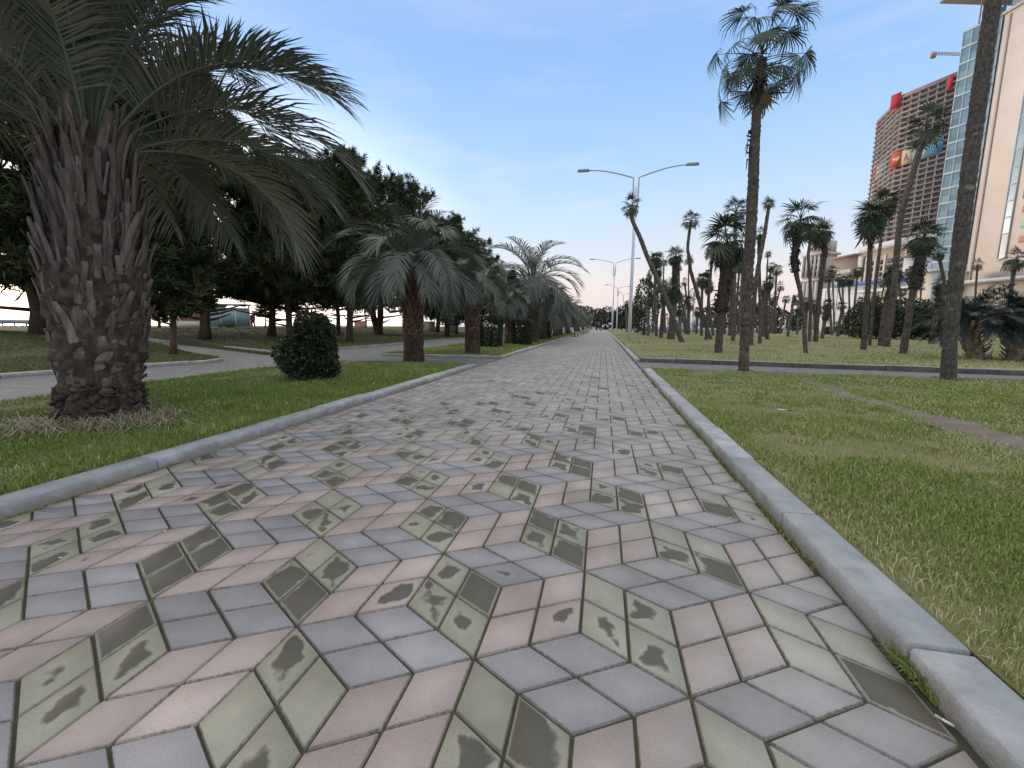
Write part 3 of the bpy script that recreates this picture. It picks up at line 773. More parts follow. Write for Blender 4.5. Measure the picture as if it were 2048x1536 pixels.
def boots(mb, r_of, h0, h1, count, lmin, lmax, width, out0, out1, rng, curve=.35):
    """stubs of old leaf stalks pressed up the trunk in a spiral"""
    for i in range(count):
        t = i / (count - 1); h = h0 + (h1 - h0) * t + rng.normal(0, .015)
        az = i * 2.399963 + rng.normal(0, .12)
        o = np.array([math.cos(az), math.sin(az), 0]); tg = np.array([-o[1], o[0], 0]); up = np.array([0, 0, 1.0])
        L = (lmin + (lmax - lmin) * t ** 1.2) * rng.uniform(.65, 1.25); out = (out0 + (out1 - out0) * t) * rng.uniform(.7, 1.35)
        sway = rng.normal(0, .12)
        P = []
        for s in np.linspace(0, 1, 6):
            P.append(o * (r_of(h) * .92 + L * (out * s + curve * .35 * s ** 3)) + tg * sway * L * s * s + up * (h + L * s * (1 - .18 * out * s)))
        w = width * rng.uniform(.75, 1.25)
        mb.tube(np.array(P), np.array([1.0, .95, .75, .6, .5, .36 if rng.random() < .5 else .48]) * w / 2, n=6, tint=float(np.clip(rng.normal(.5, .24), 0, 1)), wdir=tg, flat=.34)
def trunk_tube(h, r_of, mb, n=18, rows=26, rng=None, jitter=.03, tint=.5, off=None):
    z = np.linspace(-.06, h, rows)
    pts = np.c_[0 * z, 0 * z, z] if off is None else np.array([(*off(q), q) for q in z])
    rr = np.array([r_of(max(q, 0)) for q in z]); rr[1::2] *= 1.03; g_ = rng or RNG
    mb.tube(pts, rr, n=n, tint=np.clip(tint + g_.normal(0, .25, (rows - 1) * n), 0, 1), jitter=jitter, rng=g_)
def crown_fronds(count, L, rng, e_top=1.45, e_low=-.1, arch=2.2, npair=44, ll=.5, lw=.022, vee=.5, droop=.3, az0=0.0, base_r=.1, rise=.35, eye_az=None):
    """list of (MB, matrix) of leaves round the growing point"""
    out = []
    for i in range(count):
        t = i / (count - 1)                        # 0 youngest
        e0 = e_top + (e_low - e_top) * t ** .85 + rng.normal(0, .06)
        e1 = e0 - arch * (.55 + .45 * min(1, t * 1.6)) * rng.uniform(.85, 1.15)
        l = L * (.70 + .35 * math.sin(PI * min(1, .25 + .7 * t))) * rng.uniform(.9, 1.08)
        if eye_az is not None:      # leaves over the path side were pruned: they stand steeper
            q = max(0, math.cos(az0 + i * 2.399963 - eye_az)) ** 1.5; e0 += .55 * q * t; e1 = e0 + (e1 - e0) * (1 - .45 * q) if q > .3 else e1 + .55 * q * t
        fr = frond(l, e0, e1, npair, ll * rng.uniform(.9, 1.1), lw, rng, vee=vee, droop=droop, twist=rng.normal(0, .5))
        az = az0 + i * 2.399963 + rng.normal(0, .12)
        R = rotm(az, 0)
        M = m4(R, (math.cos(az) * base_r * t, math.sin(az) * base_r * t, rise * (1 - t)))
        out.append((fr, M))
    return out

# --- the stout near palm: every leaf a part of its own
prng = np.random.default_rng(8)
pb = gz(196, 838, .08) + np.array([0, .05, 0]); pb[2] = .08
near = thing('jelly_palm', 'stout near palm, trunk clad in grey brown leaf stubs under arching grey green fronds', 'palm', pb, group='feather palms in the grass strip')
near.rotation_euler = (0, .11, 0)
r_near = lambda h: .30 + .05 * math.exp(-h / .12) - .02 * math.exp(-((h - .42) / .14) ** 2) + .062 * min(h, 1.5) - .13 * max(0, (h - 1.5))
mb = MB(); trunk_tube(2.75, r_near, mb, rng=prng, n=28, rows=44, jitter=.05)
for i in range(150):      # ragged root fibres and broken stubs of the foot
    h = prng.uniform(.0, .42); az = prng.random() * 2 * PI; o = np.array([math.cos(az), math.sin(az), 0]); tg = np.array([-o[1], o[0], 0])
    r = r_near(h); a = o * (r * .93) + np.array([0, 0, h]); b_ = o * (r + prng.uniform(.01, .07)) + np.array([0, 0, max(.01, h + prng.uniform(-.10, .07))]) + tg * prng.normal(0, .05)
    mb.tube(np.array([a, (a + b_) / 2 + o * .02, b_]), [.045, .038, .012], n=5, tint=prng.random() * .8, wdir=tg, flat=.45)
mb.build('trunk', M_fibre, near)
mb = MB()
boots(mb, r_near, .30, .66, 70, .15, .24, .16, .12, .14, prng, curve=.2)
boots(mb, r_near, .60, 2.5, 190, .42, .66, .115, .14, .05, prng, curve=.16)
boots(mb, r_near, .75, 2.55, 110, .26, .62, .045, .17, .16, prng, curve=.28)
mb.build('leaf_stubs', M_boot, near, smooth=True)
fl = crown_fronds(56, 2.6, prng, e_top=1.5, e_low=.54, arch=1.85, npair=74, ll=.60, lw=.020, vee=.55, droop=.45, az0=.4, base_r=.20, rise=.25, eye_az=math.atan2(-pb[1], -pb[0]))
for fr, M in fl:
    M = M.copy(); M[2, 3] += 2.62
    if prng.random() < .09: fr.T = [np.clip(q * .3 + .72, 0, 1) for q in fr.T]      # a few yellowed leaves
    mm = MB(); mm.merge(fr, M); mm.build('frond', M_feather, near)
# --- the others share two crowns
def feather_palm(label, loc, h, r, crown, sc, stub_mat, rz=0.0, ring=.0, boots_n=70, boot_l=(.2, .5), smooth_to=.0, parts=True, cz=None, group='feather palms in the grass strip', bw=.10):
    t = thing('jelly_palm', label, 'palm', loc, rz, group)
    rr_ = lambda q: r * (1.0 + .12 * math.exp(-q / .15)) * (1 - .25 * max(0, q - h * .55) / h)
    mb = MB(); trunk_tube(h, rr_, mb, rng=prng, n=16, rows=34, jitter=.035 if not ring else .05)
    mb.build('trunk', M_fibre_red, t)
    if boots_n:
        mb = MB(); zz = np.linspace(smooth_to, h * .97, 12); mb.tube(np.c_[0 * zz, 0 * zz, zz], np.array([rr_(q) * 1.02 for q in zz]), n=14, tint=.2); boots(mb, rr_, smooth_to, h * .98, boots_n, boot_l[0], boot_l[1], bw, .28, .42, prng, curve=.4)
        mb.build('leaf_stubs', stub_mat, t, smooth=True)
    share(crown, t, 'crown', loc=(0, 0, (cz or h) - .12), rot=(0, 0, rnd.uniform(0, 6.28)), scale=(sc, sc, sc))
    return t
def crown_mesh(count, **k):
    mb = MB()
    for fr, M in crown_fronds(count, 1.0, prng, **k): mb.merge(fr, M)
    o = mb.build('crown', M_feather); return o
crownA = crown_mesh(40, e_top=1.52, e_low=.36, arch=2.35, npair=52, ll=.27, lw=.011, vee=.5, droop=.55, base_r=.07, rise=.10)
crownB = crown_mesh(34, e_top=1.5, e_low=.10, arch=2.3, npair=34, ll=.26, lw=.014, vee=.5, droop=.5, base_r=.07, rise=.10)
M_boot_grey = mat('old_leaf_bases_grey', (.12, .10, .085), (.25, .22, .19), scale=5, bump=.6, bscale=50, tint=(.6, 1.3), stretch=(4, 4, .8))
M_boot_red = mat('old_leaf_bases_red', (.12, .065, .042), (.27, .165, .115), scale=5, bump=.6, bscale=50, tint=(.55, 1.3), stretch=(4, 4, .8))
def on(u, v, z=.08):
    p = gz(u, v, z); return p
feather_palm('squat palm with reddish ringed trunk and weeping silver fronds behind the round bush', on(828, 721), 2.15, .27, crownA, 2.2, M_boot_red, rz=.4, boots_n=150, boot_l=(.14, .55), smooth_to=.62, bw=.085, cz=2.42)
feather_palm('smaller palm with a dark ringed trunk just beyond the crossing walk', on(945, 706), 2.25, .26, crownA, 1.5, M_boot_red, rz=2.0, boots_n=110, boot_l=(.14, .5), smooth_to=.75, bw=.085, cz=2.42)
feather_palm('tall palm with upright grey leaf stubs and an open arching crown past the clipped hedges', on(1063, 684), 3.55, .42, crownB, 3.25, M_boot_grey, rz=1.0, boots_n=80, boot_l=(.4, 1.3), smooth_to=1.7, bw=.16)
feather_palm('thin young palm with a ragged bluish crown between two clipped hedges', on(1017, 687), 2.3, .20, crownB, 1.55, M_boot_red, rz=.3, boots_n=40, boot_l=(.3, .9), smooth_to=.1)
far_lab = ['first', 'second', 'third', 'fourth', 'fifth', 'sixth', 'seventh', 'eighth', 'ninth']
for i, (y, x, h, sc) in enumerate([(30.5, -4.3, 2.0, 2.2), (35.0, -4.6, 2.6, 2.5), (40.0, -4.4, 2.1, 2.3), (46, -4.6, 2.4, 2.5), (53, -4.4, 2.2, 2.4), (61, -4.6, 2.7, 2.6), (70, -4.5, 2.3, 2.5), (80, -4.5, 2.6, 2.7), (92, -4.4, 2.5, 2.7)]):
    feather_palm('drooping palm, %s in the row beyond the tall open crowned palm' % far_lab[i], (x, y, .08), h, .28, crownB, sc, M_boot_grey, rz=i * 1.1, boots_n=24, boot_l=(.25, .6), smooth_to=.6, group='far palms along the left kerb')
for o in (crownA, crownB): bpy.data.objects.remove(o)

# ------------------------------------------------------------------ fan palms
def fan_leaf(R, pet, nseg, spread, bend, droop, rng, lw=1.0):
    """stalk along +X, pleated round blade turned down by bend at its end"""
    mb = MB()
    mb.tube(np.array([(0, 0, 0), (pet * .5, 0, .04 * pet), (pet, 0, 0)]), [.014 * lw, .010 * lw, .008 * lw], n=4, tint=.6, caps=False, wdir=(0, 1, 0), flat=.6)
    th = np.linspace(-spread, spread, nseg) + rng.normal(0, .02, nseg); dth = 2 * spread / (nseg - 1) / 2
    rad = R * (.80 + .20 * np.cos(th * .8)) * (1 + rng.normal(0, .11, nseg))
    def pt(a, r, z): return np.stack([r * np.cos(a), r * np.sin(a), z], -1)
    fold = -.20 * np.abs(np.sin(th)) 
    hub = np.zeros((nseg, 3))
    l1 = pt(th - dth * .95, rad * .42, rad * .42 * fold); r1 = pt(th + dth * .95, rad * .42, rad * .42 * fold); c1 = pt(th, rad * .42, rad * .42 * fold + .02 * R)
    dr = droop * (1 + rng.normal(0, .3, nseg)); 
    l2 = pt(th - dth * .38, rad * .74, rad * (.74 * fold - .10 * dr)); r2 = pt(th + dth * .38, rad * .74, rad * (.74 * fold - .10 * dr))
    tp = pt(th, rad * (1 - .10 * np.clip(dr, 0, 2)), rad * (fold - .42 * dr))
    V = np.stack([hub, l1, r1, l2, r2, tp], 1).reshape(-1, 3)
    cb, sb = math.cos(bend), math.sin(bend)
    V = V @ np.array([[cb, 0, -sb], [0, 1, 0], [sb, 0, cb]])
    V = V + np.array([pet, 0, 0])
    k = np.arange(nseg)[:, None] * 6
    tint = np.clip(.45 + rng.normal(0, .12, nseg) + rng.normal(0, .12), 0, 1)
    b0 = mb.n
    mb.add(V, [k + np.array([[0, 1, 2]])], tint)
    for q in ([[1, 3, 4, 2]], [[3, 5, 4]]):
        mb.F.append(k + np.array(q) + b0); mb.T.append(tint)
    return mb
def fan_crown(count, rng, R=.55, pet=.45, nseg=20, e_top=1.35, e_low=-.9, bend=(.25, 1.2), droop=(.3, 1.2), spread=1.9, rise=.25, lw=1.0, dead=0):
    L = []
    for i in range(count):
        t = i / max(1, count - 1)
        el = e_top + (e_low - e_top) * t ** .9 + rng.normal(0, .10)
        bd = min(bend[0] + (bend[1] - bend[0]) * t + rng.normal(0, .15), el + 1.45 + rng.normal(0, .12)); bd = max(bd, 0)
        dp = (droop[0] + (droop[1] - droop[0]) * t) * max(.12, math.cos(el - bd))
        lf = fan_leaf(R * rng.uniform(.80, 1.15), pet * rng.uniform(.75, 1.25), nseg, spread * rng.uniform(.85, 1.08), bd, dp, rng, lw)
        L.append((lf, m4(rotm(i * 2.399963 + rng.normal(0, .15), el), (0, 0, rise * (1 - t)))))
    for i in range(dead):
        lf = fan_leaf(R * .8, pet * .8, 10, 1.0, 1.0, 1.0, rng, lw)
        lf.T = [np.clip(q * 0 + rng.uniform(.93, 1), 0, 1) for q in lf.T]
        L.append((lf, m4(rotm(rng.random() * 6.28, -1.1 + rng.normal(0, .15)), (0, 0, -.05 - .15 * rng.random()))))
    return L
M_fan = mat_tintramp('fan_leaf', [(0, (.022, .034, .018)), (.5, (.048, .066, .034)), (.85, (.095, .112, .045)), (.93, (.16, .125, .07)), (1, (.22, .165, .10))], rough=.55, spec=.4)
M_fanY = mat_tintramp('fan_leaf_yellowed', [(0, (.085, .085, .030)), (.5, (.145, .140, .050)), (.9, (.22, .19, .09)), (1, (.24, .18, .11))], rough=.6, spec=.3)
M_bark = mat('fan_palm_bark', (.060, .047, .036), (.185, .150, .115), scale=9, bump=1.0, bscale=45, tint=(.55, 1.3), stretch=(3, 3, 1.6), detail=8)
M_shag = mat('fan_palm_shag', (.040, .031, .026), (.130, .100, .078), scale=8, bump=1.0, bscale=40, tint=(.6, 1.2), stretch=(4, 4, 1), detail=8)
frng = np.random.default_rng(31)
def crown_obj(leaves, m_=None):
    mb = MB()
    for lf, M in leaves: mb.merge(lf, M)
    return mb.build('crown', m_ or M_fan)
# unit crowns (about 1 in radius), shared by the grove
CR = {'lush': crown_obj(fan_crown(28, frng, R=.62, pet=.48, nseg=16, e_low=-.95, lw=2.0)),
      'open': crown_obj(fan_crown(16, frng, R=.60, pet=.56, nseg=13, e_low=-.6, droop=(.2, .8), lw=2.0)),
      'mop': crown_obj(fan_crown(26, frng, R=.66, pet=.36, nseg=16, e_low=-1.2, bend=(.3, 1.4), droop=(.5, 1.4), lw=2.0, dead=6)),
      'lush2': crown_obj(fan_crown(27, frng, R=.66, pet=.40, nseg=16, e_low=-1.05, lw=2.0, dead=4)), 'lush3': crown_obj(fan_crown(38, frng, R=.56, pet=.46, nseg=18, e_low=-.8, lw=2.0, dead=2)),
      'open2': crown_obj(fan_crown(15, frng, R=.64, pet=.52, nseg=15, e_low=-.75, droop=(.3, 1.0), lw=2.0, dead=3)), 'open3': crown_obj(fan_crown(24, frng, R=.54, pet=.55, nseg=15, e_low=-.35, droop=(.2, .7), lw=2.0)),
      'mop2': crown_obj(fan_crown(20, frng, R=.70, pet=.34, nseg=15, e_low=-1.25, bend=(.4, 1.4), droop=(.5, 1.4), lw=2.0, dead=9)),
      'tuft': crown_obj(fan_crown(13, frng, R=.70, pet=.35, nseg=13, e_top=1.4, e_low=.0, bend=(.1, .8), lw=2.0), M_fanY)}
def bark_rings(mb, pts, rad, rng, n, tint=.5, jit=.05):
    P = np.asarray(pts, float); s = np.linspace(0, 1, len(P)); k = max(12, int(np.linalg.norm(P[-1] - P[0]) / .055)); k = min(k, 130)
    q = np.linspace(0, 1, k)
    # smooth centre line through the given points
    C = np.stack([np.interp(q, s, P[:, a]) for a in range(3)], -1)
    for _ in range(max(2, k // 10)):
        C[1:-1] = (C[:-2] + 2 * C[1:-1] + C[2:]) / 4
    r = np.interp(q, np.linspace(0, 1, len(rad)), rad) * (1 + rng.normal(0, jit * .5, k))
    r[1:-1:2] *= 1.035; r[2:-1:2] *= .975
    tt = np.repeat(np.clip(tint + rng.normal(0, .13, k - 1), 0, 1), n) + rng.normal(0, .20, (k - 1) * n)
    mb.tube(C, r, n=n, tint=np.clip(tt, 0, 1), jitter=jit, rng=rng)
    return C
def fan_palm(label, base, trunk_px, crown_px, crown_r, w, kind, D=None, shag=0.0, group='fan palms of the grove'):
    """base: pixel of the foot; trunk_px: pixels up the trunk; widths and radius in photo pixels"""
    if D is None:
        D = min(dep(gz(base[0], base[1], .11)), 78.0)
    foot = atd(base[0], base[1], D); foot[2] = .06
    k = D / F_PX; side = D / float(np.linalg.norm((foot - EYE)[:2]))      # round things widen towards the rim of a wide lens
    crown_r *= .5 + .5 * side; w = tuple(q * side for q in (w if isinstance(w, tuple) else (w, w)))
    pts = [np.zeros(3)] + [atd(u, v, D) - foot for u, v in trunk_px] + [atd(*crown_px, D) - foot]
    t = thing('fan_palm', label, 'palm', foot, 0.0, group)
    mb = MB(); w0, w1 = (w if isinstance(w, tuple) else (w, w))
    rad = [w0 * .56 * k, w0 * .5 * k] + list(np.linspace(w0, w1, 4) * .5 * k)
    n = 14 if D < 22 else (9 if D < 40 else 6)
    C = bark_rings(mb, pts, rad, frng, n, tint=rnd.uniform(.25, .8))
    mb.build('trunk', M_bark, t, smooth=True)
    if shag:
        mb = MB(); m_ = int(len(C) * (1 - shag)); seg = C[m_:]; mb.tube(seg, w1 * .53 * k, n=8, tint=.2, jitter=.05, rng=frng)
        for i in range(int(26 if D > 22 else 60)):
            j = rnd.randrange(len(seg)); c = seg[j]; az = rnd.uniform(0, 6.28); o = np.array([math.cos(az), math.sin(az), 0]); r_ = w1 * .5 * k
            L_ = rnd.uniform(.10, .28) * max(1, crown_r * k)
            a = c + o * r_ * .8; mb.tube(np.array([a, a + o * r_ * rnd.uniform(.3, .8) + np.array([0, 0, rnd.uniform(-.3, .9) * L_]), a + o * r_ * rnd.uniform(.5, 1.3) + np.array([0, 0, L_ * rnd.uniform(-.8, 1)])]), [r_ * .35, r_ * .28, r_ * .08], n=4, tint=rnd.random(), flat=.5)
        mb.build('leaf_stubs', M_shag, t)
    r = crown_r * k
    share(CR[rnd.choice([q for q in CR if q.startswith(kind)])], t, 'crown', loc=pts[-1] + np.array([0, 0, -.05 * r]), rot=(rnd.uniform(-.12, .12), rnd.uniform(-.12, .12), rnd.uniform(0, 6.28)), scale=(r * .95, r * .95, r * .95))
    return t
# --- the tall palm by the crossing walk: leaves are parts of their own
D1 = dep(gz(1487, 743, .08)); k1 = D1 / F_PX
ft = gz(1487, 743, .08); ft[2] = .07
tall = thing('fan_palm', 'tall slender fan palm with a ragged dark crown near the corner of the right lawn', 'palm', ft)
P_ = [np.zeros(3)] + [atd(u, v, D1) - ft for u, v in ((1489, 690), (1493, 600), (1499, 500), (1505, 400), (1509, 300), (1513, 230), (1518, 180), (1523, 120))]
mb = MB(); Ct = bark_rings(mb, P_, np.array([25, 21, 22, 24, 25, 23, 21, 22, 24]) * .405 * k1, frng, 18, .5, .045)
mb.build('trunk', M_bark, tall, smooth=True)
mb = MB()
for (v0, v1, cnt, side) in ((150, 200, 46, None), (250, 330, 9, -1)):
    for i in range(cnt):
        v = rnd.uniform(v0, v1); u = np.interp(v, [120, 180, 230, 300, 400], [1523, 1518, 1513, 1509, 1505])
        c = atd(u, v, D1) - ft; az = rnd.uniform(0, 6.28) if side is None else rnd.uniform(2.6, 3.8); o = np.array([math.cos(az), math.sin(az), 0]); r_ = 9 * k1
        a = c + o * r_ * .8
        mb.tube(np.array([a, a + o * .06 + np.array([0, 0, .03]), a + o * rnd.uniform(.06, .12) + np.array([0, 0, rnd.uniform(-.22, .12)])]), [.045, .035, .012], n=4, tint=rnd.random(), flat=.45)
mb.tube(Ct[-14:], 9.6 * k1, n=10, tint=.2); mb.build('leaf_stubs', M_shag, tall)
top = P_[-1] + np.array([0, 0, -.10])
for lf, M in fan_crown(25, frng, R=.60, pet=.80, nseg=26, e_top=1.3, e_low=-.75, bend=(.75, 1.6), droop=(.9, 1.8), spread=1.75, rise=.30, lw=1.3, dead=3):
    M = M.copy(); M[:3, 3] += top
    mm = MB(); mm.merge(lf, M); mm.build('fan_leaf', M_fan, tall)
# --- the thick leaning trunk at the right whose crown is above the picture
D2 = dep(gz(1896, 760, .08)); k2 = D2 / F_PX
ft = gz(1896, 760, .08); ft[2] = .06
T2 = thing('fan_palm', 'thick grey trunk at the lawn edge whose crown rises out of view', 'palm', ft)
P_ = [np.zeros(3)] + [atd(u, v, D2) - ft for u, v in ((1899, 700), (1907, 600), (1921, 480), (1936, 360), (1952, 240), (1966, 140), (1985, 10), (2000, -120), (2012, -260))]
mb = MB(); Ct = bark_rings(mb, P_, np.array([36, 33, 34, 36, 37, 37, 38, 37, 35, 34]) * .335 * k2, frng, 26, .55, .03)
M_bark2 = mat('blotched_palm_bark', (.064, .053, .043), (.165, .138, .110), scale=9, bump=1.0, bscale=45, tint=(.65, 1.25), stretch=(3, 3, 1.6), detail=8)
def add_spots(M_, col, scale, thr):
    nt = M_.node_tree; N = nt.nodes; Lk = nt.links; b = N['Principled BSDF']; src = b.inputs['Base Color'].links[0].from_socket
    t = N.new('ShaderNodeTexCoord'); nz = N.new('ShaderNodeTexNoise'); nz.inputs['Scale'].default_value = scale; nz.inputs['Detail'].default_value = 2
    Lk.new(t.outputs['Object'], nz.inputs['Vector'])
    mr = N.new('ShaderNodeMapRange'); mr.inputs['From Min'].default_value = thr; mr.inputs['From Max'].default_value = thr + .05; mr.inputs['To Max'].default_value = .8
    Lk.new(nz.outputs['Fac'], mr.inputs['Value'])
    mx = N.new('ShaderNodeMixRGB'); mx.inputs['Color2'].default_value = (*col, 1); Lk.new(mr.outputs[0], mx.inputs['Fac']); Lk.new(src, mx.inputs['Color1']); Lk.new(mx.outputs[0], b.inputs['Base Color'])
add_spots(M_bark2, (.26, .27, .21), 4.2, .64)
mb.build('trunk', M_bark2, T2, smooth=True)
for lf, M in fan_crown(30, frng, R=.58, pet=.6, nseg=22, e_low=-.75, droop=(.5, 1.3), lw=1.4):
    M = M.copy(); M[:3, 3] += P_[-1]
    mm = MB(); mm.merge(lf, M); mm.build('fan_leaf', M_fan, T2)

